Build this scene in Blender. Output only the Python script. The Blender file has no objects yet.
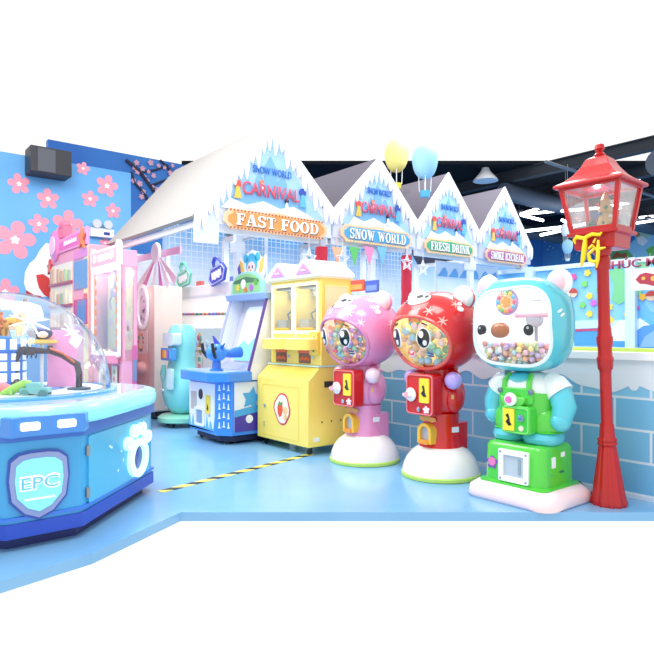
import bpy, bmesh, math, random
from mathutils import Vector, Matrix
random.seed(7)
R=math.radians; PI=math.pi
COL=bpy.context.scene.collection
# ------------------------------------------------------------- camera frame
F=605.0; HY=333.0; CH=1.2; YAW=R(51.22)
FW=Vector((-math.sin(YAW),math.cos(YAW),0)); RT=Vector((math.cos(YAW),math.sin(YAW),0))
def at(px,py,Y=None,X=None,d=None):
    """world point of a photograph pixel, given its world Y, X or its distance d ahead"""
    s=(px-327)/F; ray=FW+RT*s
    if Y is not None: d=Y/ray.y
    elif X is not None: d=X/ray.x
    p=ray*d; p.z=CH+(HY-py)/F*d
    return p
def cam_pt(r,d,z=0): 
    p=FW*d+RT*r; return (p.x,p.y,z)
# ------------------------------------------------------------- materials
def lin(h):
    h=h.lstrip('#'); c=[int(h[i:i+2],16)/255 for i in (0,2,4)]
    return tuple((x/12.92 if x<=.04045 else ((x+.055)/1.055)**2.4) for x in c)+(1,)
MC={}
def mat(h,rough=.45,metal=0,coat=0,emit=0,name=None,spec=.5):
    k=(h,rough,metal,coat,emit,spec)
    if k in MC: return MC[k]
    m=bpy.data.materials.new(name or 'paint_'+h.strip('#')); m.use_nodes=True
    b=m.node_tree.nodes['Principled BSDF']
    b.inputs['Base Color'].default_value=lin(h); b.inputs['Roughness'].default_value=rough
    b.inputs['Metallic'].default_value=metal; b.inputs['Coat Weight'].default_value=coat
    b.inputs['Coat Roughness'].default_value=.05
    b.inputs['Specular IOR Level'].default_value=spec
    if emit:
        b.inputs['Emission Color'].default_value=lin(h); b.inputs['Emission Strength'].default_value=emit
    MC[k]=m; return m
def clear(h='#ffffff',tint=0.0,name='clear_plastic',refl=.5):
    k=('clear',h,tint,refl)
    if k in MC: return MC[k]
    m=bpy.data.materials.new(name); m.use_nodes=True; nt=m.node_tree; nt.nodes.clear()
    o=nt.nodes.new('ShaderNodeOutputMaterial'); mx=nt.nodes.new('ShaderNodeMixShader')
    t=nt.nodes.new('ShaderNodeBsdfTransparent'); g=nt.nodes.new('ShaderNodeBsdfGlossy'); g.inputs['Roughness'].default_value=.04
    d=nt.nodes.new('ShaderNodeBsdfDiffuse'); d.inputs['Color'].default_value=lin(h)
    lw=nt.nodes.new('ShaderNodeLayerWeight'); lw.inputs['Blend'].default_value=.5; pw=nt.nodes.new('ShaderNodeMath'); pw.operation='POWER'; pw.inputs[1].default_value=2.6; ad=nt.nodes.new('ShaderNodeMath'); ad.inputs[1].default_value=.05; nt.links.new(lw.outputs['Facing'],pw.inputs[0]); nt.links.new(pw.outputs[0],ad.inputs[0])
    ml=nt.nodes.new('ShaderNodeMath'); ml.operation='MULTIPLY'; ml.inputs[1].default_value=refl
    m2=nt.nodes.new('ShaderNodeMixShader'); m2.inputs[0].default_value=tint
    nt.links.new(ad.outputs[0],ml.inputs[0]); nt.links.new(ml.outputs[0],mx.inputs[0])
    nt.links.new(t.outputs[0],m2.inputs[1]); nt.links.new(d.outputs[0],m2.inputs[2])
    nt.links.new(m2.outputs[0],mx.inputs[1]); nt.links.new(g.outputs[0],mx.inputs[2]); nt.links.new(mx.outputs[0],o.inputs[0])
    MC[k]=m; return m
def noisy(h1,h2,scale=3,rough=.5,lo=.4,hi=.6,name='mottled',coat=0,coord='Object'):
    m=bpy.data.materials.new(name); m.use_nodes=True; nt=m.node_tree; b=nt.nodes['Principled BSDF']
    tc=nt.nodes.new('ShaderNodeTexCoord'); n=nt.nodes.new('ShaderNodeTexNoise'); n.inputs['Scale'].default_value=scale
    r=nt.nodes.new('ShaderNodeValToRGB'); r.color_ramp.elements[0].color=lin(h1); r.color_ramp.elements[1].color=lin(h2)
    r.color_ramp.elements[0].position=lo; r.color_ramp.elements[1].position=hi
    nt.links.new(tc.outputs[coord],n.inputs['Vector']); nt.links.new(n.outputs[0],r.inputs[0]); nt.links.new(r.outputs[0],b.inputs['Base Color'])
    b.inputs['Roughness'].default_value=rough; b.inputs['Coat Weight'].default_value=coat
    return m
# ------------------------------------------------------------- mesh builder
def frame(loc,a,tilt=0):
    """columns: right, up, outward normal; a = azimuth of the normal"""
    n=Vector((math.cos(a),math.sin(a),0)); r=Vector((-math.sin(a),math.cos(a),0)); u=Vector((0,0,1))
    M=Matrix((r,u,n)).transposed().to_4x4(); M=M@Matrix.Rotation(tilt,4,'X'); M.translation=Vector(loc); return M
def fY(x,z,y=0): return frame((x,y,z),-PI/2)     # faces the front of a machine (-Y)
def fX(y,z,x=0): return frame((x,y,z),0)         # faces +X
class G:
    def __init__(s,M=None): s.bm=bmesh.new(); s.M=M or Matrix()
    def V(s,p): return s.bm.verts.new(s.M@Vector(p))
    def face(s,vs):
        try: return s.bm.faces.new(vs)
        except ValueError: return None
    def box(s,c,d,rz=0,M=None):
        Ml=Matrix.Translation(Vector(c))@Matrix.Rotation(rz,4,'Z'); 
        if M: Ml=Ml@M
        x,y,z=[v/2 for v in d]
        v=[s.V(Ml@Vector((i*x,j*y,k*z))) for i in (-1,1) for j in (-1,1) for k in (-1,1)]
        for q in ((0,1,3,2),(4,6,7,5),(0,4,5,1),(2,3,7,6),(0,2,6,4),(1,5,7,3)): s.face([v[i] for i in q])
        return s
    def ext(s,x0,x1,y0,y1,z0,z1): return s.box(((x0+x1)/2,(y0+y1)/2,(z0+z1)/2),(x1-x0,y1-y0,z1-z0))
    def loft(s,rings,cap=True,closed=True):
        rs=[[s.V(p) for p in r] for r in rings]; n=len(rs[0])
        for a,b in zip(rs,rs[1:]):
            for i in range(n if closed else n-1):
                j=(i+1)%n; s.face([a[i],a[j],b[j],b[i]])
        if cap: s.face(list(reversed(rs[0]))); s.face(rs[-1])
        return s
    def lathe(s,prof,c=(0,0,0),seg=28,sx=1,sy=1,rot=None,cap=True):
        Mt=Matrix.Translation(Vector(c)); 
        if rot: Mt=Mt@rot
        return s.loft([[Mt@Vector((max(r,1e-4)*sx*math.cos(2*PI*i/seg),max(r,1e-4)*sy*math.sin(2*PI*i/seg),z)) for i in range(seg)] for r,z in prof],cap)
    def cyl(s,p0,p1,r0,r1=None,seg=14):
        r1=r0 if r1 is None else r1; p0=Vector(p0); p1=Vector(p1); d=(p1-p0); q=d.to_track_quat('Z','Y').to_matrix().to_4x4()
        return s.lathe([(r0,0),(r1,d.length)],p0,seg,rot=q)
    def tube(s,pts,r,seg=8,closed=False):
        pts=[Vector(p) for p in pts]; n=len(pts); rr=r if isinstance(r,(list,tuple)) else [r]*n; rings=[]
        up=None
        for i,p in enumerate(pts):
            if closed: t=pts[(i+1)%n]-pts[i-1]
            else: t=pts[min(i+1,n-1)]-pts[max(i-1,0)]
            t.normalize()
            if up is None: up=t.orthogonal().normalized()
            up=(up-t*up.dot(t)); up=up.normalized() if up.length>1e-5 else t.orthogonal().normalized()
            b=t.cross(up); rings.append([p+(up*math.cos(2*PI*k/seg)+b*math.sin(2*PI*k/seg))*rr[i] for k in range(seg)])
        if closed: rings.append(rings[0])
        return s.loft(rings,not closed)
    def ell(s,c,r,seg=20,rings=12,p=2,M=None):
        c=Vector(c); out=[]
        for k in range(rings+1):
            th=PI*k/rings; row=[]
            for i in range(seg):
                ph=2*PI*i/seg; d=Vector((math.sin(th)*math.cos(ph),math.sin(th)*math.sin(ph),-math.cos(th)))
                if k in(0,rings): d=Vector((1e-4*math.cos(ph),1e-4*math.sin(ph),d.z))
                q=radial(d,r,p); row.append(c+((M@q) if M else q))
            out.append(row)
        return s.loft(out)
    def prism(s,poly,w0,w1,M=None):
        Ml=M or Matrix()
        a=[s.V(Ml@Vector((u,v,w0))) for u,v in poly]; b=[s.V(Ml@Vector((u,v,w1))) for u,v in poly]; n=len(poly)
        s.face(list(reversed(a))); s.face(b)
        for i in range(n): j=(i+1)%n; s.face([a[i],a[j],b[j],b[i]])
        return s
    def rbox(s,c,d,r=.03,n=5,axis='z'):
        """rounded-rectangle prism, rounded around the axis"""
        ax={'z':(0,1,2),'y':(0,2,1),'x':(1,2,0)}[axis]; hw,hh,hd=d[ax[0]]/2,d[ax[1]]/2,d[ax[2]]/2
        pl=rrect(hw*2,hh*2,r,n); ring=[]
        for w in(-hd,hd):
            rr=[]
            for u,v in pl:
                q=[0,0,0]; q[ax[0]]=u; q[ax[1]]=v; q[ax[2]]=w; rr.append(Vector(q)+Vector(c))
            ring.append(rr)
        return s.loft(ring)
    def patch(s,c,r,p,az,el,hu,hv,push=1.01,shape=None,rings=4,seg=24,rot=0,th=.004):
        """printed or fixed patch that follows the curved surface"""
        c=Vector(c); d0,ri,up=dirs(az,el); pts=[]
        def P(u,v,k):
            cu,cv=u*math.cos(rot)-v*math.sin(rot),u*math.sin(rot)+v*math.cos(rot)
            d=(d0+ri*math.tan(cu)+up*math.tan(cv)).normalized(); q=radial(d,r,p)*push; return c+q+q.normalized()*k
        sh=shape or (lambda t:(math.cos(t),math.sin(t)))
        rows=[]
        for k in range(rings,0,-1):
            rows.append([P(sh(2*PI*i/seg)[0]*hu*k/rings,sh(2*PI*i/seg)[1]*hv*k/rings,th) for i in range(seg)])
        rows.insert(0,[P(sh(2*PI*i/seg)[0]*hu,sh(2*PI*i/seg)[1]*hv,-th) for i in range(seg)])
        rows.append([P(sh(2*PI*i/seg)[0]*hu*.01,sh(2*PI*i/seg)[1]*hv*.01,th) for i in range(seg)])
        return s.loft(rows)
    def build(s,name,m,parent=None,bevel=0,smooth=True,loc=None,ang=38,seg=2):
        bm=s.bm; bmesh.ops.remove_doubles(bm,verts=bm.verts,dist=1e-5)
        bmesh.ops.recalc_face_normals(bm,faces=bm.faces)
        me=bpy.data.meshes.new(name); bm.to_mesh(me); bm.free(); me.materials.append(m)
        o=bpy.data.objects.new(name,me); COL.objects.link(o)
        if smooth:
            me.polygons.foreach_set('use_smooth',[True]*len(me.polygons))
            b2=bmesh.new(); b2.from_mesh(me)
            for e in b2.edges:
                if len(e.link_faces)==2 and e.calc_face_angle(0)>R(ang): e.smooth=False
            b2.to_mesh(me); b2.free()
        if bevel:
            md=o.modifiers.new('bevel','BEVEL'); md.width=bevel; md.segments=seg; md.limit_method='ANGLE'; md.angle_limit=R(35)
            md.harden_normals=True
        if parent is not None: o.parent=parent
        if loc is not None: o.location=loc
        return o
def radial(d,r,p=2):
    t=(abs(d.x/r[0])**p+abs(d.y/r[1])**p+abs(d.z/r[2])**p)**(-1/p); return d*t
def dirs(az,el):
    d0=Vector((math.sin(az)*math.cos(el),-math.cos(az)*math.cos(el),math.sin(el)))
    ri=Vector((math.cos(az),math.sin(az),0)); up=ri.cross(d0)*-1
    if up.z<0: up=-up
    return d0,ri,up
def rrect(w,h,r,n=5):
    pl=[]; r=min(r,w/2-1e-4,h/2-1e-4)
    for cx,cy,a in ((w/2-r,h/2-r,0),(-w/2+r,h/2-r,90),(-w/2+r,-h/2+r,180),(w/2-r,-h/2+r,270)):
        for k in range(n+1): t=R(a+90*k/n); pl.append((cx+r*math.cos(t),cy+r*math.sin(t)))
    return pl
def circ(r,n=20,cx=0,cy=0,ry=None): return [(cx+r*math.cos(2*PI*i/n),cy+(ry or r)*math.sin(2*PI*i/n)) for i in range(n)]
def ringpoly(s,w0,w1,outer,inner,M):
    a=[[M@Vector((u,v,w)) for u,v in pl] for pl,w in ((outer,w0),(outer,w1),(inner,w1),(inner,w0),(outer,w0))]
    return s.loft(a,cap=False)
def tag(o,label=None,cat=None,group=None,kind=None):
    if label: o['label']=label
    if cat: o['category']=cat
    if group: o['group']=group
    if kind: o['kind']=kind
    return o
def thing(name,label,cat,loc=(0,0,0),group=None,rz=0):
    o=bpy.data.objects.new(name,None); COL.objects.link(o); o.location=loc; o.rotation_euler=(0,0,rz); o.empty_display_size=.1
    return tag(o,label,cat,group)
def struct(o): o['kind']='structure'; return o
def copy_tree(o,parent=None):
    c=o.copy(); COL.objects.link(c); c.parent=parent
    for ch in [x for x in bpy.data.objects if x.parent==o]: copy_tree(ch,c)
    return c
def text(body,M,w=None,h=.1,th=.006,m=None,parent=None,name='lettering',bold=0,sx=1,shear=0):
    cu=bpy.data.curves.new('t','FONT'); cu.body=body; cu.align_x='CENTER'; cu.align_y='CENTER'; cu.size=1; cu.extrude=.0; cu.offset=bold; cu.resolution_u=3; cu.shear=shear
    to=bpy.data.objects.new('t',cu); COL.objects.link(to); dg=bpy.context.evaluated_depsgraph_get(); dg.update()
    me=bpy.data.meshes.new_from_object(to.evaluated_get(dg)); bpy.data.objects.remove(to)
    bm=bmesh.new(); bm.from_mesh(me); bpy.data.meshes.remove(me)
    xs=[v.co.x for v in bm.verts]; ys=[v.co.y for v in bm.verts]
    cx,cy=(min(xs)+max(xs))/2,(min(ys)+max(ys))/2; kx=(w/(max(xs)-min(xs))) if w else None; ky=h/(max(ys)-min(ys)); kx=kx or ky*sx
    r=bmesh.ops.extrude_face_region(bm,geom=bm.faces[:]); 
    for g in r['geom']:
        if isinstance(g,bmesh.types.BMVert): g.co.z+=1
    for v in bm.verts: v.co=M@Vector(((v.co.x-cx)*kx,(v.co.y-cy)*ky,v.co.z*th))
    g=G(); g.bm.free(); g.bm=bm; return g.build(name,m,parent,smooth=False)
WHITE=mat('#f6f6f8',.3,coat=.3); BLACK=mat('#111114',.3,coat=.4); GREY=mat('#8d9299',.5); CHROME=mat('#c9ccd2',.2,metal=1)
GLASS=clear()
# slab-serif capitals drawn as overlapping polygons in a unit-high cell
def glyph(c):
    T=.24; t=.10; s=.09
    def st(x,w=T,y0=0,y1=1): return [(x,y0),(x+w,y0),(x+w,y1),(x,y1)]
    def sf(x,w,top): return [(x,1-s if top else 0),(x+w,1-s if top else 0),(x+w,1 if top else s),(x,1 if top else s)]
    def ar(cx,cy,rx,ry,a0,a1,tx,ty,n=14):
        o=[(cx+rx*math.cos(R(a0+(a1-a0)*i/n)),cy+ry*math.sin(R(a0+(a1-a0)*i/n))) for i in range(n+1)]
        q=[(cx+(rx-tx)*math.cos(R(a0+(a1-a0)*i/n)),cy+(ry-ty)*math.sin(R(a0+(a1-a0)*i/n))) for i in range(n+1)]
        return [[o[i],o[i+1],q[i+1],q[i]] for i in range(n)]
    E_=[st(.1),sf(0,.44,1),sf(0,.44,0)]
    if c=='F': return .78,[st(.1),sf(0,.75,1),sf(0,.46,0),st(.66,.09,.72,1),st(.3,.3,.46,.55),st(.52,.08,.36,.66)]
    if c=='E': return .82,[st(.1),sf(0,.76,1),sf(0,.8,0),st(.67,.09,.74,1),st(.71,.09,0,.28),st(.3,.3,.46,.55),st(.52,.08,.36,.66)]
    if c=='T': return .84,[st(.30),sf(0,.84,1),sf(.18,.48,0),st(0,.09,.7,1),st(.75,.09,.7,1)]
    if c=='I': return .48,[st(.12),sf(0,.48,1),sf(0,.48,0)]
    if c=='L': return .76,[st(.1),sf(0,.44,1),sf(0,.74,0),st(.65,.09,0,.34)]
    if c=='H': return .98,[st(.1),st(.64),sf(0,.42,1),sf(0,.42,0),sf(.56,.42,1),sf(.56,.42,0),st(.3,.4,.45,.55)]
    if c=='D': return .90,[st(.1),sf(0,.5,1),sf(0,.5,0)]+ar(.44,.5,.44,.5,-90,90,.24,.09)
    if c=='O': return .92,ar(.46,.5,.46,.53,0,360,.25,.10,26)
    if c=='C': return .86,ar(.46,.5,.46,.53,50,310,.25,.10,20)+[st(.68,.1,.66,.98),st(.70,.09,.05,.26)]
    if c=='A': return .98,[[(.36,1),(.62,1),(.90,.05),(.62,.05)],[(.36,1),(.46,1),(.18,.05),(.08,.05)],sf(0,.36,0),sf(.54,.44,0),st(.2,.46,.28,.37)]
    if c=='N': return .98,[st(.12,.1),st(.76,.1),sf(0,.34,0),sf(.62,.36,1),sf(0,.34,1),[(.12,1),(.38,1),(.86,0),(.64,0)]]
    if c=='M': return 1.16,[st(.12,.1),st(.82),sf(0,.34,0),sf(.74,.42,0),sf(0,.3,1),sf(.86,.3,1),[(.12,1),(.36,1),(.64,.12),(.5,.05)],[(.84,1),(.94,1),(.62,.05),(.52,.1)]]
    if c=='W': return 1.30,[[(.08,1),(.34,1),(.54,.0),(.40,0)],[(.6,1),(.66,.78),(.5,0),(.42,0)],[(.5,1),(.76,1),(.96,0),(.82,0)],[(1.08,1),(1.18,1),(.94,0),(.86,0)],sf(0,.42,1),sf(.46,.38,1),sf(.94,.36,1)]
    if c=='K': return .98,[st(.1),sf(0,.42,1),sf(0,.42,0),sf(.56,.38,1),sf(.56,.42,0),[(.68,.95),(.80,.95),(.40,.42),(.30,.42)],[(.40,.6),(.62,.68),(.92,.05),(.64,.05)]]
    if c=='R': return .96,[st(.1),sf(0,.44,1),sf(0,.44,0),sf(.62,.36,0),st(.3,.2,.91,1),st(.3,.2,.44,.53),[(.44,.5),(.66,.52),(.90,.05),(.62,.05)]]+ar(.46,.72,.36,.28,-90,90,.2,.09)
    if c=='S': return .74,ar(.36,.74,.35,.29,20,270,.2,.10,14)+ar(.36,.27,.36,.30,-160,90,.2,.10,14)+[st(.6,.09,.68,1),st(.02,.09,.0,.32)]
    return .5,[]
def slab(body,M,w,h,th,m,parent,name='lettering'):
    g=G(); x=0; out=[]
    for c in body:
        if c==' ': x+=.45; continue
        gw,ps=glyph(c)
        out+=[[(a+x,b) for a,b in p] for p in ps]; x+=gw+.07
    k=w/(x-.07)
    for i,p in enumerate(out): g.prism([(a*k-w/2,(b-.5)*h) for a,b in p],0,th+.0002*(i%3),M)
    return g.build(name,m,parent,smooth=False)
def caster(p,parent,r=.025):
    g=G(); g.cyl((p[0]-.012,p[1],r),(p[0]+.012,p[1],r),r,seg=14); g.box((p[0],p[1]+.01,r+.03),(.03,.03,.03)); return g.build('caster',BLACK,parent)

def lamp_in(loc,e,r=.04,col=(1,1,1)):
    """small LED lamp inside a machine"""
    l=bpy.data.lights.new('cabinet_lamp','POINT'); l.energy=e; l.shadow_soft_size=r; l.color=col
    o=bpy.data.objects.new('cabinet_lamp',l); COL.objects.link(o); o.location=loc; return o
# ============================================================= THE SETTING
H=6.0; XL2=-16.0; YF=26.0; XS=-6.0
fl=[cam_pt(-3.9,2.9),cam_pt(-1.6,2.9),cam_pt(-1.28,3.3),cam_pt(-.98,4.05),cam_pt(3.3,4.05),(1.5,8,0),(1.5,YF,0),(XL2,YF,0),(XL2,4.0,0),(-10.6,4.0,0),(-10.8,-.2,0)]
m=noisy('#74aedb','#86bce4',1.2,.28,.35,.7,'floor_vinyl',coat=.25)
g=G(); g.prism([(p[0],p[1]) for p in fl],-.06,0); struct(g.build('floor',m,smooth=False))
g=G(); g.prism([(XL2,7.55),(XL2,YF),(0,YF),cam_pt(10.6,17.2)[:2]],H,H+.1); struct(g.build('ceiling',mat('#1b1e24',.9,spec=.1),smooth=False))
# left wall with painted blossoms
mw=noisy('#478fd2','#74b6e4',.45,.6,.3,.7,'sky_blue_wall')
g=G(); g.ext(-10.8,-10.6,-.2,4.03,0,4.05); wl=struct(g.build('wall_left',mw,smooth=False))
def petal(R0,rot=0,k=.42):
    return [(R0*(k+(1-k)*abs(math.cos(2.5*t))**.6)*math.cos(t+rot),R0*(k+(1-k)*abs(math.cos(2.5*t))**.6)*math.sin(t+rot)) for t in [2*PI*i/60 for i in range(60)]]
XW=-10.6
for i,(px,py,r) in enumerate([(15,240,17.5),(68,225,13.5),(48,199,9.5),(39,224,9),(107,186,10),(90,199,7.5),(113,211,7),(19,184,9.5),(83,168.5,6),(5,292,12),(105,243,5),(-12,205,9)]):
    p=at(px,py,X=XW); rr=r*p.dot(FW)/F*1.12
    g=G(); g.prism(petal(rr,R(90+8*(i%4)-12)),0,.004,fX(p.y,p.z,XW)); o=g.build('flower_decal',mat('#ee93a6',.6),wl,smooth=False)
    g=G(); g.prism(petal(rr*.22,.3),.004,.007,fX(p.y,p.z,XW)); g.build('flower_centre',mat('#fdf0f0',.6),o,smooth=False)
# painted mascot-like shape kept as a plain white and red figure
def ppoly(pts,X,c=None): return [(at(x,y,X=X).y,at(x,y,X=X).z) for x,y in pts]
g=G(); g.prism(ppoly([(27,293),(24,283),(25,272),(30,263),(35,259),(40,250),(46,243),(53,245),(56,252),(57,262),(60,270),(60,296),(40,297)],XW),0,.006,fX(0,0,XW)); md=g.build('figure_decal',mat('#f1eeee',.6),wl,smooth=False)
g=G(); g.prism(ppoly([(36,275),(43,274),(49,278),(51,288),(50,298),(44,295),(39,288),(37,281)],XW),.006,.01,fX(0,0,XW)); g.build('figure_patch',mat('#d03a34',.6),md,smooth=False)
g=G(); g.prism(ppoly([(26,290),(34,295),(41,296),(41,298),(33,298),(26,294)],XW),.006,.01,fX(0,0,XW)); g.build('figure_edge',mat('#b02c2c',.6),md,smooth=False)
# second wall with a blossoming branch
g=G(); g.ext(XL2-.2,XL2,4.0,YF,0,H); w2=struct(g.build('wall_back',noisy('#2a6cc0','#3f86d2',.35,.6,.35,.65,'deep_blue_wall'),smooth=False))
def br(pts,r):
    g=G(); g.tube([at(x,y,X=XL2+.02) for x,y in pts],r,6); return g.build('painted_branch',mat('#2b2b45',.7),w2)
br([(126,160),(140,172),(150,186),(158,198),(170,205)],.05); br([(150,186),(166,180),(180,186)],.035); br([(131,172),(134,182),(146,196),(150,212)],.04); br([(160,160),(172,172),(184,180)],.035); br([(140,172),(156,170),(168,165)],.03)
pm=mat('#dba6bb',.6)
for x,y in [(134,168),(137,172),(142,169),(144,177),(148,172),(147,181),(153,176),(152,187),(157,190),(154,197),(160,200),(163,194),(166,202),(171,198),(168,183),(175,181),(180,185),(164,168),(170,173),(178,177),(186,178),(139,184),(143,192),(141,197),(148,203),(151,209),(133,181),(158,166),(172,166),(182,190),(176,193),(150,163),(136,163)]:
    p=at(x,y,X=XL2); g=G(); g.prism(petal(random.uniform(.055,.1),random.random(),.5),.03,.05,fX(p.y,p.z,XL2)); g.build('painted_blossom',pm,w2,smooth=False)
# far wall: blue night sky mural with map shapes
g=G(); g.ext(XL2,0,YF,YF+.2,0,H); wf=struct(g.build('wall_far',noisy('#2c78c4','#5fafe4',.22,.6,.3,.7,'night_blue_wall'),smooth=False))
def farp(pts,c,w=.02,nm='mural_patch'):
    g=G(); g.prism([(at(x,y,Y=YF).x,at(x,y,Y=YF).z) for x,y in pts],0,w,fY(0,0,YF)); return g.build(nm,mat(c,.6),wf,smooth=False)
farp([(622,262),(626,248),(634,240),(645,230),(660,226),(660,262)],'#8fd0f2',.01)
farp([(608,262),(612,252),(620,247),(628,250),(633,256),(630,264)],'#62b86a'); farp([(632,232),(640,228),(648,231),(651,236),(645,240),(636,238)],'#b8d8c2'); farp([(646,250),(652,246),(662,248),(662,258),(650,258)],'#6abf5e')
farp([(637,238),(643,236),(648,241),(643,246),(638,243)],'#f0f4f6',.03); farp([(613,256),(617,252),(622,254),(627,253),(627,258),(620,257),(613,259)],'#a55a3a',.04)
farp([(634,234),(638,232),(641,235),(637,237)],'#c99a5a',.05)
for i in range(46):
    px,py=random.uniform(520,640),random.uniform(238,262); p=at(px,py,Y=YF); g=G(); g.box((p.x,YF-.02,p.z),(.05,.02,.05)); g.build('painted_star',mat('#cfe6f8',.6),wf,smooth=False)
# mural wall behind the stalls, with a wire grid in front of it
XM=-9.3
def mural_mat():
    m=bpy.data.materials.new('snowfield_mural'); m.use_nodes=True; nt=m.node_tree; b=nt.nodes['Principled BSDF']
    g=nt.nodes.new('ShaderNodeNewGeometry'); sp=nt.nodes.new('ShaderNodeSeparateXYZ'); n=nt.nodes.new('ShaderNodeTexNoise'); n.inputs['Scale'].default_value=1.3
    ad=nt.nodes.new('ShaderNodeMath'); ad.operation='MULTIPLY_ADD'; ad.inputs[1].default_value=.35
    mr=nt.nodes.new('ShaderNodeMapRange'); mr.inputs[1].default_value=2.35; mr.inputs[2].default_value=3.15
    r=nt.nodes.new('ShaderNodeValToRGB'); r.color_ramp.elements[0].color=lin('#e3edf7'); r.color_ramp.elements[1].color=lin('#4f9ad6'); e=r.color_ramp.elements.new(.45); e.color=lin('#b5d3ee')
    nt.links.new(g.outputs['Position'],sp.inputs[0]); nt.links.new(g.outputs['Position'],n.inputs['Vector']); nt.links.new(n.outputs[0],ad.inputs[0]); nt.links.new(sp.outputs['Z'],ad.inputs[2])
    nt.links.new(ad.outputs[0],mr.inputs[0]); nt.links.new(mr.outputs[0],r.inputs[0]); nt.links.new(r.outputs[0],b.inputs['Base Color']); b.inputs['Roughness'].default_value=.6
    return m
g=G(); g.prism([(3.25,0),(15.5,0),(15.5,3.0),(4.1,3.0),(4.1,2.45),(3.25,2.45)],-.1,0,fX(0,0,XM)); struct(g.build('wall_stalls',mural_mat(),smooth=False))
g=G()
for i in range(64): y=3.32+i*.098; zt=2.42 if y<4.1 else 2.95; g.box((XM+.15,y,(1.25+zt)/2),(.008,.008,zt-1.25))
for i in range(18): ys=3.3 if i<12 else 4.1; g.box((XM+.15,(ys+9.6)/2,1.25+i*.1),(.008,9.6-ys,.008))
for y in (3.3,5.95,7.8,9.6): zt=2.42 if y<4 else 2.95; g.box((XM+.15,y,zt/2),(.05,.05,zt))
tag(g.build('wire_grid',mat('#e9eef6',.4),smooth=False),'white wire grid panels in front of the blue mural behind the stalls','grid panel')
# partition of the play area behind the brick counter
YP=9.0
g=G(); g.ext(-6.6,-2.6,YP,YP+.08,0,2.25); wp=struct(g.build('wall_partition',noisy('#5ab0e2','#93cdf0',.9,.6,.4,.6,'play_mural_blue'),smooth=False))
g=G(); g.ext(-6.6,-2.6,YP-.04,YP+.12,2.22,2.29); g.build('top_rail',mat('#cfe0f0',.4),wp)
for x in (at(532,300,Y=YP).x,at(633,300,Y=YP).x):
    g=G(); g.ext(x-.07,x+.07,YP-.1,YP+.02,0,2.29); g.build('frame_post',mat('#cfe4f4',.4),wp)
def parp(pts,c,w=.012,nm='mural_patch'):
    g=G(); g.prism([(at(x,y,Y=YP).x,at(x,y,Y=YP).z) for x,y in pts],0,w,fY(0,0,YP)); return g.build(nm,mat(c,.6),wp,smooth=False)
parp([(620,266),(628,275),(631,290),(627,300),(619,305),(612,300),(614,285),(609,272)],'#7cc98c'); parp([(638,262),(648,262),(652,272),(645,285),(640,296),(634,290),(636,275)],'#8bd09a')
parp([(655,285),(648,292),(645,304),(652,312),(662,314),(662,285)],'#8fc5ee'); parp([(655,286),(648,292),(645,304),(650,308),(662,298),(662,286)],'#3f8fd8',.01)
parp([(612,327),(622,320),(634,322),(640,318),(650,325),(662,330),(662,341),(612,341)],'#e9f2fa',.0165)
parp([(628,345),(634,333),(644,326),(656,324),(662,324),(662,345)],'#5a9be0',.0195); parp([(640,347),(646,336),(656,330),(662,331),(662,347)],'#8fb8f0',.023)
parp([(575,332),(600,331),(626,333),(626,345),(575,345)],'#4f9fe0',.014); parp([(575,329.5),(600,328.5),(626,330),(626,332),(600,330.5),(575,331.5)],'#d2476c',.016); parp([(575,321),(600,320),(626,320),(626,329),(600,328),(575,329)],'#c9dff2',.014)
for x,y,c in [(588,273,'#f4d84a'),(590,296,'#f4d84a'),(590,314,'#f4d84a'),(594,303,'#d66ac8'),(585,284,'#7fd06a'),(610,307,'#f4d84a'),(611,320,'#f4d84a'),(628,314,'#f4d84a'),(636,308,'#e05aa0'),(643,297,'#f0b43a'),(574,277,'#e05aa0'),(583,305,'#7fd06a'),(603,300,'#f4d84a'),(600,290,'#7fd06a')]:
    p=at(x,y,Y=YP); g=G(); g.prism(petal(.055,x,.62),0.012,.02,fY(p.x,p.z,YP)); g.build('painted_flower',mat(c,.6),wp,smooth=False)
for x,y in [(574,293),(652,296)]:
    p=at(x,y,Y=YP); g=G(); g.prism(circ(.07),.022,.03,fY(p.x,p.z,YP)); f=g.build('painted_face',mat('#f0c9a8',.6),wp,smooth=False)
    g=G(); g.prism([(.075*math.cos(t),.075*math.sin(t)) for t in [PI*i/10 for i in range(11)]],.03,.036,fY(p.x,p.z,YP)); g.build('painted_cap',mat('#c4443c',.6),f,smooth=False)
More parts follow.
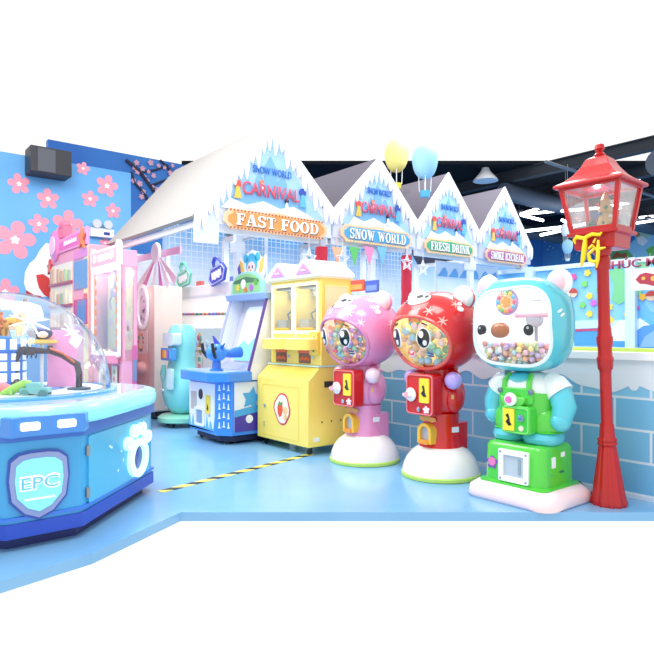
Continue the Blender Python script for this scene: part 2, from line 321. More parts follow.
# low brick counter: pale blue painted bricks, white dripping snow band, ledge
def brick_mat():
    m=bpy.data.materials.new('painted_blue_brick'); m.use_nodes=True; nt=m.node_tree; b=nt.nodes['Principled BSDF']
    g=nt.nodes.new('ShaderNodeNewGeometry'); sp=nt.nodes.new('ShaderNodeSeparateXYZ'); cb=nt.nodes.new('ShaderNodeCombineXYZ')
    ax=nt.nodes.new('ShaderNodeMath'); ax.inputs[1].default_value=2.434+.52*20; az=nt.nodes.new('ShaderNodeMath'); az.inputs[1].default_value=-.03+.232*2
    t=nt.nodes.new('ShaderNodeTexBrick'); t.offset=.5; t.inputs['Scale'].default_value=1; t.inputs['Brick Width'].default_value=.52; t.inputs['Row Height'].default_value=.232; t.inputs['Mortar Size'].default_value=.0095
    t.inputs['Mortar Smooth'].default_value=.1
    t.inputs['Color1'].default_value=lin('#62abdb'); t.inputs['Color2'].default_value=lin('#82c3e8'); t.inputs['Mortar'].default_value=lin('#cfe0ef')
    nt.links.new(g.outputs['Position'],sp.inputs[0]); nt.links.new(sp.outputs['X'],ax.inputs[0]); nt.links.new(sp.outputs['Z'],az.inputs[0])
    nt.links.new(ax.outputs[0],cb.inputs[0]); nt.links.new(az.outputs[0],cb.inputs[1]); nt.links.new(cb.outputs[0],t.inputs['Vector']); nt.links.new(t.outputs[0],b.inputs['Base Color'])
    b.inputs['Roughness'].default_value=.35; return m
YC=4.5
cn=thing('brick_counter','low blue painted brick counter with dripping white snow band behind the bear machines','counter',(-3.6,YC,0))
g=G(); g.ext(-5.85+3.6,-.6+3.6,0,.25,0,1.0); g.build('brick_base',brick_mat(),cn,smooth=False)
g=G(); g.ext(-5.9+3.6,-.55+3.6,-.03,.3,1.0,1.06); g.build('countertop',mat('#eef4fb',.3),cn,bevel=.006)
g=G(); g.ext(-5.9+3.6,-.6+3.6,.1,.3,1.06,1.085); g.build('edge_strip',mat('#cfe86a',.4),cn)
g=G(); pl=[(-2.25,1.0)]; n=300
for i in range(n+1):
    x=-2.25+5.25*i/n; v=math.sin(x*7.3+.6)*.5+math.sin(x*12.1+2)*.35+.25*math.sin(x*21)
    pl.append((x,.80+.065*v))
pl.append((3.0,1.0)); g.prism(pl,0,.004,fY(0,0,0)); g.build('snow_drip_band',mat('#d9e6f2',.4),cn,smooth=False)
p=at(634,386,Y=YC); g=G(); g.prism(circ(.035),0,.005,fY(p.x+3.6,p.z,0)); g.build('snow_blob',mat('#d9e6f2',.4),cn,smooth=False)
g=G(); g.ext(-5.85+3.6,-.6+3.6,-.012,0,0,.028); g.build('baseboard',mat('#d5e3f0',.4),cn,smooth=False)
# hazard tape on the floor
def stripe_mat():
    m=bpy.data.materials.new('hazard_stripes'); m.use_nodes=True; nt=m.node_tree; b=nt.nodes['Principled BSDF']
    tc=nt.nodes.new('ShaderNodeTexCoord'); sp=nt.nodes.new('ShaderNodeSeparateXYZ'); ml=nt.nodes.new('ShaderNodeMath'); ml.operation='MULTIPLY_ADD'; ml.inputs[1].default_value=.9
    fr=nt.nodes.new('ShaderNodeMath'); fr.operation='PINGPONG'; fr.inputs[1].default_value=.11; gt=nt.nodes.new('ShaderNodeMath'); gt.operation='GREATER_THAN'; gt.inputs[1].default_value=.062
    mx=nt.nodes.new('ShaderNodeMix'); mx.data_type='RGBA'; mx.inputs[6].default_value=lin('#efdf62'); mx.inputs[7].default_value=lin('#1c1c1c')
    nt.links.new(tc.outputs['Object'],sp.inputs[0]); nt.links.new(sp.outputs['Y'],ml.inputs[0]); nt.links.new(sp.outputs['X'],ml.inputs[2]); nt.links.new(ml.outputs[0],fr.inputs[0]); nt.links.new(fr.outputs[0],gt.inputs[0]); nt.links.new(gt.outputs[0],mx.inputs[0]); nt.links.new(mx.outputs[2],b.inputs['Base Color'])
    b.inputs['Roughness'].default_value=.4; return m
p0=at(160,492,d=726/(492-HY)); p0.z=0; p1=at(312,454,d=726/(454-HY)); p1.z=0
d=p1-p0; g=G(); g.ext(0,d.length,-.038,.038,.0005,.003); o=g.build('floor_tape',stripe_mat(),smooth=False); o.location=p0; o.rotation_euler=(0,0,math.atan2(d.y,d.x))
tag(o,'yellow and black hazard tape running diagonally across the blue floor','tape')
# ============================================================= STALLS
def castle(s):  # outline, unit width, base at 0
    pts=[(-.5,0),(-.5,.22),(-.44,.30),(-.38,.22),(-.34,.22),(-.34,.42),(-.29,.52),(-.24,.42),(-.2,.42),(-.2,.55),(-.15,.68),(-.1,.58),(-.08,.58),(-.08,.8),(0,1.0),(.08,.8),(.08,.6),(.12,.6),(.17,.7),(.22,.58),(.22,.4),(.27,.4),(.31,.5),(.36,.38),(.36,.2),(.42,.2),(.46,.3),(.5,.2),(.5,0)]
    return [(x*s[0],y*s[1]) for x,y in pts]
def stall(lab,y0,y1,z0,z1,yp,zp,txt,sgn,frm,roofc,xb,sy0,sy1,sz,sh,tint,posts):
    yc=(y0+y1)/2; t=thing('market_stall',lab,'stall',(XS,yc,0))
    Y=lambda v:v-yc
    # gable panel
    bz=sz-sh*.3
    lz=min(bz,z0-.24); g=G(); g.prism([(Y(y0)+.02,z0-.05),(Y(y0)+.02,lz),(Y(sy0)-.04,lz),(Y(sy0)-.03,bz),(Y(y1)-.02,bz),(Y(y1)-.02,z1-.1),(Y(yp),zp-.05)],0,.04,fX(0,0,0)); gp=g.build('gable_panel',mat(tint,.5),t,smooth=False)
    # roof slopes
    g=G()
    for ya,za in ((y0,z0),(y1,z1)):
        a=[(Y(ya),za),(Y(yp),zp),(Y(yp),zp+.05),(Y(ya)+(-.03 if ya<yp else .03),za+.03)]
        g.prism(a,xb-XS,.06,fX(0,0,0))
    g.build('roof',mat(roofc,.85,spec=.1),t,smooth=False)
    # icicle fascia along both slopes
    g=G()
    for (ya,za,sg) in ((y0,z0,-1),(y1,z1,1)):
        L=math.hypot(yp-ya,zp-za); n=max(7,int(L/.115)); top=[]; bot=[]
        N=n*8
        for k in range(N+1):
            f=k/N; y=ya+(yp-ya)*f; z=za+(zp-za)*f
            ph=(f*n)%1; idx=int(f*n); dl=[.13,.2,.1,.24,.15,.19,.11][idx%7]
            dr=.055+dl*(max(0,1-abs(ph-.5)*2.1))**.6
            top.append((Y(y),z+.06)); bot.append((Y(y),z-dr))
        for k in range(N):
            g.prism([bot[k],bot[k+1],top[k+1],top[k]],.045,.075,fX(0,0,0))
    g.build('icicle_trim',mat('#f4f7ff',.35),t,smooth=False)
    # end drips
    cw=(y1-y0)*.56; cx=Y((yp+(y0+y1)/2)/2); cb=sz+sh*.5
    g=G(); g.prism([(cx+u,v+cb) for u,v in [(-cw*.76,0),(cw*.76,0),(0.02,zp-cb-.12)]],.04,.044,fX(0,0,0)); pb=g.build('picture_panel',mat('#a9d3f2',.5),t,smooth=False)
    g=G(); g.prism([(cx+u,v+cb) for u,v in castle((cw*.95,(zp-cb)*.66))],.044,.056,fX(0,0,0)); g.build('castle_cutout',mat('#7ab4e6',.5),pb,smooth=False)
    g=G(); g.prism([(cx+u,v+cb) for u,v in [(-cw*.62,0),(-cw*.5,.12),(-cw*.3,.07),(-cw*.1,.14),(cw*.12,.08),(cw*.3,.13),(cw*.5,.06),(cw*.62,0)]],.056,.06,fX(0,0,0)); g.build('snow_drift',mat('#eaf4fc',.5),pb,smooth=False)
    for dy,dz,c1,c2,s in ((-cw*.42,.2,'#e7564a','#f1c04e',.9),(cw*.42,.22,'#2f4fb2','#5fb8ec',1),(-cw*.12,.30,'#f08a5a','#ffffff',.55),(cw*.2,.12,'#27315c','#f4f4f4',.6)):
        g=G(); g.prism(circ(.05*s,14,cx+dy,cb+dz+.1*s),.062,.072,fX(0,0,0)); f=g.build('elf_figure',mat(c1,.5),pb,smooth=False)
        g=G(); g.prism([(cx+dy-.05*s,cb+dz-.08*s),(cx+dy+.05*s,cb+dz-.08*s),(cx+dy+.02*s,cb+dz+.07*s),(cx+dy-.02*s,cb+dz+.07*s)],.066,.076,fX(0,0,0)); g.build('figure_coat',mat(c2,.5),f,smooth=False)
    text('CARNIVAL',fX(cx,cb+.26,.076),w=cw*.74,h=.15,m=mat('#d8506a',.5),parent=pb,bold=.015)
    text('SNOW WORLD',fX(cx+.02,cb+.50,.06),w=cw*.5,h=.085,m=mat('#2f74cf',.5),parent=pb,bold=.02)
    # sign board with scalloped ends and bulbs
    sw=sy1-sy0; sc=Y((sy0+sy1)/2)
    def board(w,h,k): return [(-w/2+k,-h/2),(w/2-k,-h/2),(w/2-k*.6,-h/2+h*.14),(w/2,-h*.18),(w/2,h*.18),(w/2-k*.6,h/2-h*.14),(w/2-k,h/2),(w*.12,h/2),(0,h/2+h*.1),(-w*.12,h/2),(-w/2+k,h/2),(-w/2+k*.6,h/2-h*.14),(-w/2,h*.18),(-w/2,-h*.18),(-w/2+k*.6,-h/2+h*.14)]
    g=G(); g.prism(board(sw,sh,.08),.075,.10,fX(sc,sz,0)); sb=g.build('sign_board',mat(frm,.5),t,smooth=False)
    g=G(); g.prism(board(sw*.93,sh*.7,.08),.10,.108,fX(sc,sz,0)); g.build('sign_face',mat(sgn,.5),sb,smooth=False)
    nb=int(sw/.05); b0=None
    for k in range(nb):
        for v in (-1,1):
            if b0 is None: g=G(); g.prism(circ(.010,6,0,0),0,.012,frame((0,0,0),0)); b0=bl=g.build('bulb',mat('#f7e6c0',.4) if sgn!='#ee9a55' else mat('#b3472d',.4),sb,smooth=False)
            else: bl=b0.copy(); COL.objects.link(bl)
            bl.location=(.10,sc-sw/2+.08+(sw-.16)*k/(nb-1),sz+v*sh*.43)
    slab(txt,fX(sc+.012,sz-.010,.108),sw*.80,sh*.56,.003,mat('#6a5348',.5),sb,'letter_shadow')
    slab(txt,fX(sc,sz,.112),sw*.80,sh*.56,.005,mat('#ffffff',.4),sb)
    # posts and front beam
    for y,c,*dx in posts:
        if c=='w':
            dx=dx[0] if dx else 0
            g=G(); g.ext(dx-.05,dx+.03,Y(y)-.045,Y(y)+.045,0,bz+.05); g.ext(dx-.07,dx+.05,Y(y)-.075,Y(y)+.075,bz-.22,bz-.08); g.build('post',mat('#e9eef8',.4),t,bevel=.008)
        else:
            g=G(); g.ext(-.04,.02,Y(y)-.04,Y(y)+.04,0,bz+.05); po=g.build('post',mat('#c9d4e6',.4),t)
            g=G(); z=bz-.12; rows=[]
            for k in range(26):
                zz=.4+(z-.4)*k/25; rows.append([(-.01+.075*(1+.08*math.sin(k*2.3+i))*math.cos(2*PI*i/14),Y(y)+.075*(1+.08*math.sin(k*1.7+i*2))*math.sin(2*PI*i/14),zz) for i in range(14)])
            g.loft(rows); g.build('tinsel_wrap',mat('#cf2743',.7),po)
    g=G(); g.ext(-.06,.0,Y(y0)+.05,Y(y1)-.05,bz-.08,bz+.04); g.build('front_beam',mat('#e9eef6',.4),t)
    for ya,yb,zz in ((y0+.03,y0+.08,z0),(y1-.12,y1-.04,z1)):
        g=G(); g.ext(xb-XS,-.02,Y(ya),Y(yb),zz-.07,zz+.0); g.build('side_beam',mat('#d4d4da',.4),t)
    for y,z in ((y1-.09,z1-.05),):
        g=G(); g.ext(xb-XS,xb-XS+.08,Y(y)-.04,Y(y)+.04,0,z); g.build('rear_post',mat('#e4e9f2',.4),t)
    return t
stall('large white gabled stall with orange FAST FOOD sign and castle picture',2.95,4.88,2.42,2.72,3.95,3.62,'FAST FOOD','#ee9a55','#f3c9a0','#989593',-8.6,3.29,4.74,2.475,.23,'#dbe6f8',[(3.83,'w',-.52),(4.74,'r')])
stall('white gabled stall with blue SNOW WORLD sign and castle picture',4.88,6.43,2.72,2.75,5.67,3.52,'SNOW WORLD','#4aa6df','#f2c8a2','#6a6672',-8.6,4.98,6.27,2.49,.23,'#d5dcf3',[(5.6,'w'),(6.28,'r')])
stall('white gabled stall with green FRESH DRINK sign between two other gables',6.43,7.85,2.75,2.75,7.11,3.55,'FRESH DRINK','#3fae86','#f0c79c','#6a6672',-8.6,6.55,7.66,2.47,.22,'#dfe4f6',[(7.72,'w')])
stall('white gabled stall with purple SMOKE ICECREAM sign, farthest of the row',7.85,9.33,2.75,2.6,8.53,3.55,'SMOKE ICECREAM','#b05a9e','#e9b7a0','#6a6672',-8.6,7.98,9.1,2.45,.22,'#c5cff0',[(9.1,'w')])
# pennants and stars hung under the SNOW WORLD beam
for nm,px,c,lab in (('peach',337,'#f6b795','peach triangular pennant under the left end of the blue SNOW WORLD sign'),('green',354,'#63c46c','green triangular pennant hanging under the blue SNOW WORLD sign'),('pink',369,'#ee8fc0','pink triangular pennant hanging under the blue SNOW WORLD sign'),('blue',382,'#7cc0ec','light blue triangular pennant under the right end of the blue SNOW WORLD sign')):
    p=at(px,247,X=XS+.10); w=.09
    g=G(); g.prism([(-w,0),(w,0),(.01,-.24)],-.004,.004,fX(0,0,0)); g.cyl((0,0,0),(0,0,2.42-p.z),.004,seg=6)
    o=g.build('pennant',mat(c,.6),smooth=False); o.location=(p.x,p.y,p.z); tag(o,lab,'pennant','pennants under the SNOW WORLD sign')
for px,py,lab in ((342.5,259,'white outlined star ornament under the peach pennant'),(407,263,'white outlined star ornament in front of the right red tinsel post'),(423,268,'small white star ornament under the FRESH DRINK sign'),(309,258,'white star ornament under the right end of the FAST FOOD sign')):
    p=at(px,py,X=XS+.13); st=[((.115 if i%2==0 else .05)*math.sin(PI*i/5),(.115 if i%2==0 else .05)*math.cos(PI*i/5)) for i in range(10)]
    g=G(); g.tube([(0,u,v) for u,v in st],.009,6,closed=True); g.tube([(0,u*.55,v*.55) for u,v in st],.006,6,closed=True); g.cyl((0,0,.11),(0,0,2.40-p.z),.003,seg=6)
    o=g.build('star_ornament',mat('#f3f6ff',.3)); o.location=p; tag(o,lab,'ornament','star ornaments hung below the stall signs')
# wave banner inside the last two stalls
g=G(); g.ext(-.01,.01,-.8,.8,-.13,.13)
o=thing('wave_banner','pale banner with blue waves strung under the FRESH DRINK and SMOKE ICECREAM gables','banner',(XS-.35,8.1,2.2))
g.build('banner_cloth',mat('#dbe8f5',.6),o,smooth=False)
for k in range(6):
    g=G(); c=-.66+k*.265; g.prism([(c-.12,-.1),(c+.12,-.1),(c+.12,-.03),(c+.06,.05),(c+.0,.02),(c-.06,-.05)],.01,.016,fX(0,0,0)); g.build('wave_print',mat('#6fb0e4',.6),o,smooth=False)
g=G(); g.cyl((0,-.82,.135),(0,.82,.135),.01); g.cyl((0,-.8,.13),(0,-.8,-2.2),.015); g.cyl((0,.8,.13),(0,.8,-2.2),.015); g.build('banner_pole',mat('#e4e9f2',.4),o)
# two small signboards on poles behind the yellow machine
for a,b,y0,y1,c,c2,lab in ((346,364,281,289,'#e05a48','#f6a85a','red and orange signboard on a pole behind the yellow claw machine'),(365,378,281,290,'#4764c4','#7f9af0','blue signboard on a pole above the pink bear machine')):
    q0=at(a,y0,Y=4.62); q1=at(b,y1,Y=4.62); xc=(q0.x+q1.x)/2; t=thing('signboard',lab,'sign',(xc,4.62,1.06)); zt=q0.z-1.06; zb=q1.z-1.06-.02
    w=abs(q1.x-q0.x)/2; g=G(); g.ext(-w,w,0,.02,zb,zt); bd=g.build('board',mat(c,.4),t,bevel=.004)
    g=G(); g.ext(-w*.8,w*.8,-.004,0,zb+.02,zb+(zt-zb)*.6); g.build('stripe',mat(c2,.4),bd); g=G(); g.cyl((0,.01,0),(0,.01,zb),.01); g.lathe([(.05,0),(.05,.01),(.012,.02)],(0,.01,0)); g.build('pole',WHITE,t)
# ============================================================= OVERHEAD
def duct(lab,p0,p1,r,nm='air_duct',m=None):
    p0=Vector(p0);p1=Vector(p1); L=(p1-p0).length; n=int(L/.12); g=G(); q=(p1-p0).to_track_quat('Z','Y').to_matrix().to_4x4()
    g.lathe([(r*(1+(.09 if k%2 else 0)),L*k/n) for k in range(n+1)],p0,20,rot=q); 
    mz=(p0+p1)/2; tag(g.build(nm,m or mat('#4b5564',.6)),lab,'duct')
duct('wide ribbed grey air duct running under the dark ceiling behind the red lantern',(-10.7,15.3,5.40),(-10.7,25.5,5.40),.25)
duct('second ribbed grey air duct under the dark ceiling at the right',(-6.0,14.5,5.1),(-6.0,25.5,5.1),.3)
duct('smaller dark air duct above the FRESH DRINK gable',(-13.0,12.5,5.0),(-13.0,25,5.0),.22,m=mat('#3a424e',.6))
for k,(z,y) in enumerate(((5.84,15.5),(5.84,18),(5.84,21),(5.84,24))):
    g=G(); g.box((-8.5,y,z),(14,.12,.3)); g.box((-8.5,y,z+.15),(14,.25,.03)); g.box((-8.5,y,z-.15),(14,.25,.03))
    tag(g.build('ceiling_beam',mat('#2b3038',.7)),'dark steel beam crossing under the ceiling, %s'%['nearest','second nearest','second farthest','farthest'][k],'beam','ceiling beams')
g=G(); g.tube([(-8.4,13.8,5.5),(-8.4,25.5,5.5)],.045); tag(g.build('sprinkler_pipe',mat('#6a717c',.4)),'thin grey pipe running under the dark ceiling','pipe')

# pendant lamp
p=at(485.5,181,d=17.6); t=thing('pendant_lamp','round white industrial pendant lamp above the FRESH DRINK gable','lamp',p)
g=G(); g.lathe([(.36,0),(.33,.06),(.2,.2),(.13,.3),(.1,.38),(.0,.38)],seg=32); g.build('lamp_shade',mat('#e6e9ee',.35),t)
g=G(); g.lathe([(.3,.02),(.3,.04)],seg=24); g.build('lamp_lens',mat('#ffffff',.3,emit=3),t); g=G(); g.cyl((0,0,.38),(0,0,H-p.z),.03); g.build('lamp_rod',mat('#3a3f48',.5),t)
# star bursts of LED tubes
tm=mat('#f4f6ff',.3,emit=5)
def burst(hub,segs,lab):
    c=at(hub[0],hub[1],d=hub[2]); t=thing('tube_light_cluster',lab,'ceiling light',c)
    for (x0,y0,d0,x1,y1,d1) in segs:
        g=G(); g.cyl(at(x0,y0,d=d0)-c,at(x1,y1,d=d1)-c,.045,seg=10); g.build('light_tube',tm,t)
    g=G(); g.lathe([(.12,.05),(.12,.12)]); g.cyl((0,0,.1),(0,0,H-c.z),.02); g.build('hub',mat('#30343c',.5),t)
burst((519,214,20),[(521,214,20,552,204,21.5),(521,214.5,20,556,211,20.8),(521,215,20,543,220.5,19.2)],'starburst of white LED tubes right of the purple SMOKE ICECREAM stall gable')
burst((574,226,19),[(526,231,18.2,573,226,19),(541,235,18,573,228,19),(562,220,19.6,574,226,19),(575,226,19,590,223,19.8)],'starburst of white LED tubes low under the ceiling, just left of the red lantern')
burst((600,208,20),[(562,211,19,598,208,20),(602,207,20,628,203,21)],'pair of white LED tubes seen through the glass of the red lantern')
burst((636,175,18.5),[(625,173,18,660,169,19),(637,179,18,658,171,19.2)],'starburst of white LED tubes at the upper right beside the lantern roof')
burst((648,220,22),[(637,223,21.5,660,219.5,22.6),(640,217.5,22.5,653,216.5,23)],'pair of white LED tubes above the map mural at the right edge')
# hot-air balloon ornaments
def balloon(px,py,d,r,c,lab,bas,string=True):
    p=at(px,py,d=d); t=thing('balloon_ornament',lab,'ornament',p)
    pr=[]
    for k in range(17):
        th=PI*k/16; rr=r*math.sin(th)**.9 if k not in(0,16) else 0.001
        z=-r*1.15*math.cos(th) if th>PI/2 else -r*1.5*math.cos(th); 
        if th<PI/2: rr=r*(math.sin(th)**1.1)*.98+ .25*r*(1-math.sin(th))*(k>0)
        pr.append((rr,z))
    g=G(); g.lathe(pr,(0,0,r*2.9)); g.build('envelope',mat(c,.6),t)
    g=G(); 
    for a,b in ((1,1),(1,-1),(-1,1),(-1,-1)): g.cyl((a*r*.3,b*r*.3,r*.4),(a*r*.34,b*r*.34,r*1.7),r*.035,seg=6)
    g.build('rigging',mat('#e9f2f4',.5),t)
    g=G(); g.lathe([(r*.34,0),(r*.42,r*.45),(r*.36,r*.45),(r*.3,r*.06)],seg=16); g.build('basket',mat(bas,.6),t)
    g=G(); g.cyl((0,0,r*4),(0,0,min(H-p.z,r*4+2)),.003,seg=5); g.build('string',WHITE,t)
balloon(396.5,189,9.4,.19,'#f2e78c','pale yellow hot-air balloon ornament above the SNOW WORLD gable','#f0d95a')
balloon(425,197,8.55,.185,'#9bd0ee','light blue hot-air balloon ornament beside the FRESH DRINK gable','#58b4e4')
balloon(565.5,243,17,.135,'#f4f7fa','white balloon ornament under the lights, left of the red lantern','#dfe8f0')
balloon(567.5,261,16,.14,'#9ccbe8','pale blue balloon ornament hanging lowest, left of the red lantern','#cfe0ee')
# wall-mounted things on the left wall
p=at(45,172,X=XW); q0=at(26,174,X=XW); q1=at(66,180,X=XW)
t=thing('wall_speaker','black box speaker mounted high on the blue flower wall','speaker',(XW,p.y,3.68)); w=(q1.y-q0.y)
g=G(); g.ext(.02,.4,-w/2,w/2,.04,.45); g.build('cabinet',mat('#25272f',.5),t,bevel=.01); g=G(); g.ext(.4,.41,-w/2+.1,w/2-.25,.06,.42); g.build('grille',mat('#4d5058',.6),t); g=G(); g.ext(0,.1,-.1,.1,.1,.4); g.build('bracket',mat('#30323a',.5),t)
p=at(101,232,X=XW); t=thing('emergency_light','white twin-head emergency light on the blue wall above the pink machines','light',(XW,p.y,p.z))
g=G(); g.ext(0,.09,-.2,.2,-.1,.05); g.build('housing',mat('#e8eaec',.4),t,bevel=.01); g=G(); g.ext(.09,.095,.02,.12,-.06,-.01); g.build('display',mat('#2b3f8c',.3),t)
for s in(-.1,.09):
    g=G(); g.lathe([(.05,-.05),(.075,.05),(.0,.05)],(.06,s,.12),rot=Matrix.Rotation(R(90),4,'Y')); g.build('lamp_head',mat('#c9ccd0',.3),t)
# CHUC MUNG letters across the play area, and the festive paper card
t=thing('letter_banner','dark red CHÚC MỪNG letters strung across beside the lantern','banner',at(645,261,Y=7.6))
text('CHÚC MỪNG',frame((0,0,0),-PI/2),w=1.06,h=.14,th=.02,m=mat('#a03a5a',.5),parent=t,bold=.02)
g=G(); g.cyl((-1.2,.01,.03),(.9,.01,.0),.004,seg=6); g.build('string',WHITE,t)
q=at(646,279,Y=8.6); t=thing('festive_card','white festive card with red and gold scrollwork below the letter banner','card',q)
g=G(); g.ext(-.2,.3,0,.01,-.15,.15); cd=g.build('card_sheet',mat('#f3f1f4',.5),t)
g=G(); g.prism([(-.14,0),(-.08,.07),(0,.09),(.1,.06),(.2,.09),(.26,.02),(.2,-.05),(.1,-.1),(.0,-.07),(-.08,-.06)],0,.006,fY(0,0,0)); g.build('scrollwork',mat('#b33242',.5),cd)
g=G(); g.prism(circ(.035,16,.1,.0),.006,.012,fY(0,0,0)); g.prism(circ(.025,16,-.03,.01),.006,.012,fY(0,0,0)); g.build('gold_emblem',mat('#e6b24a',.5),cd)
g=G(); g.cyl((.05,.005,.15),(.05,.005,.35),.003,seg=5); g.build('string',WHITE,t)
# ============================================================= BEAR CAPSULE MACHINES
def capbound(tx,tyu,tyd):
    def f(ph):
        c,s=math.cos(ph),math.sin(ph); ty=tyu if s>0 else tyd
        return 1/math.sqrt((c/tx)**2+(s/ty)**2)
    return f
def shell(g,c,r,p,az,el,bd,lo,hi,nr=18,seg=48,k=1.0):
    """part of a head shell between angle fractions measured from the window axis"""
    c=Vector(c); d0,ri,up=dirs(az,el); rows=[]
    for i in range(nr+1):
        f=i/nr; row=[]
        for j in range(seg):
            ph=2*PI*j/seg; tw=bd(ph); th={'win':tw*f,'shell':tw+(PI-tw)*f}[lo]; th=max(th,.003); th=min(th,PI-.003)
            d=d0*math.cos(th)+(ri*math.cos(ph)+up*math.sin(ph))*math.sin(th); row.append(c+radial(d,r,p)*k)
        rows.append(row)
    return g.loft(rows,cap=False)
def rim(g,c,r,p,az,el,bd,t,seg=56,k=1.0):
    c=Vector(c); d0,ri,up=dirs(az,el); pts=[]
    for j in range(seg):
        ph=2*PI*j/seg; th=bd(ph); d=d0*math.cos(th)+(ri*math.cos(ph)+up*math.sin(ph))*math.sin(th); pts.append(c+radial(d,r,p)*k)
    return g.tube(pts,t,8,closed=True)
def capsules(c,r,p,az,el,n,rad,cols,zlo,zhi,who,ncat='capsule',off=(0,0,0),ahead=1):
    """capsules piled against the inside of the window; dart-throwing keeps them apart"""
    placed=[]; tries=0
    ball={}
    for hx,nm in cols:
        g=G(); g.ell((0,0,0),(rad,rad,rad),12,8); o=g.build('capsule' if ncat=='capsule' else ncat,mat(hx,.25,coat=.5)); ball[nm]=(o,hx)
    d0,ri,up=dirs(az,el); used=set(); out=0
    while len(placed)<n and tries<n*260:
        tries+=1
        z=zlo+(zhi-zlo)*random.random()
        a=az+random.uniform(-1.25,1.25)*ahead; rr=random.uniform(.55,1)
        d=Vector((math.sin(a),-math.cos(a),0)); 
        # horizontal extent of the shell at this height
        k=1-(abs(z)/r[2])**p
        if k<=0.03: continue
        hs=(1/((abs(d.x)/r[0])**p+(abs(d.y)/r[1])**p))**(1/p)*k**(1/p)
        m=hs*rr*.93-rad*1.35
        if m<0: continue
        q=Vector(c)+d*m+Vector((0,0,z))
        if any((q-w).length<rad*1.82 for w in placed): continue
        placed.append(q)
    placed.sort(key=lambda v:v.z)
    for q in placed:
        hx,nm=random.choice(cols); o,_=ball[nm]
        if nm in used: o=o.copy(); COL.objects.link(o)
        used.add(nm); o.location=q+Vector(off)
        tag(o,'%s %s in the clear window of %s'%(nm,'capsule ball' if ncat=='capsule' else 'candy toy',who),ncat if ncat!='candy_toy' else 'candy','%s %ss in %s'%(nm,ncat.replace('_',' '),who))
    for hx,nm in cols:
        if nm not in used: bpy.data.objects.remove(ball[nm][0])
CAPS=[('#f59ac0','pink'),('#8fd6ee','light blue'),('#f7e27a','yellow'),('#a6e0b8','mint'),('#c5a6ea','lilac'),('#f8b48a','peach'),('#f4f2ee','white')]
CAPS2=[('#9fe0c6','mint'),('#a8dcf4','light blue'),('#f9dfe6','pale pink'),('#f6eaa6','pale yellow'),('#f7c9a4','peach')]
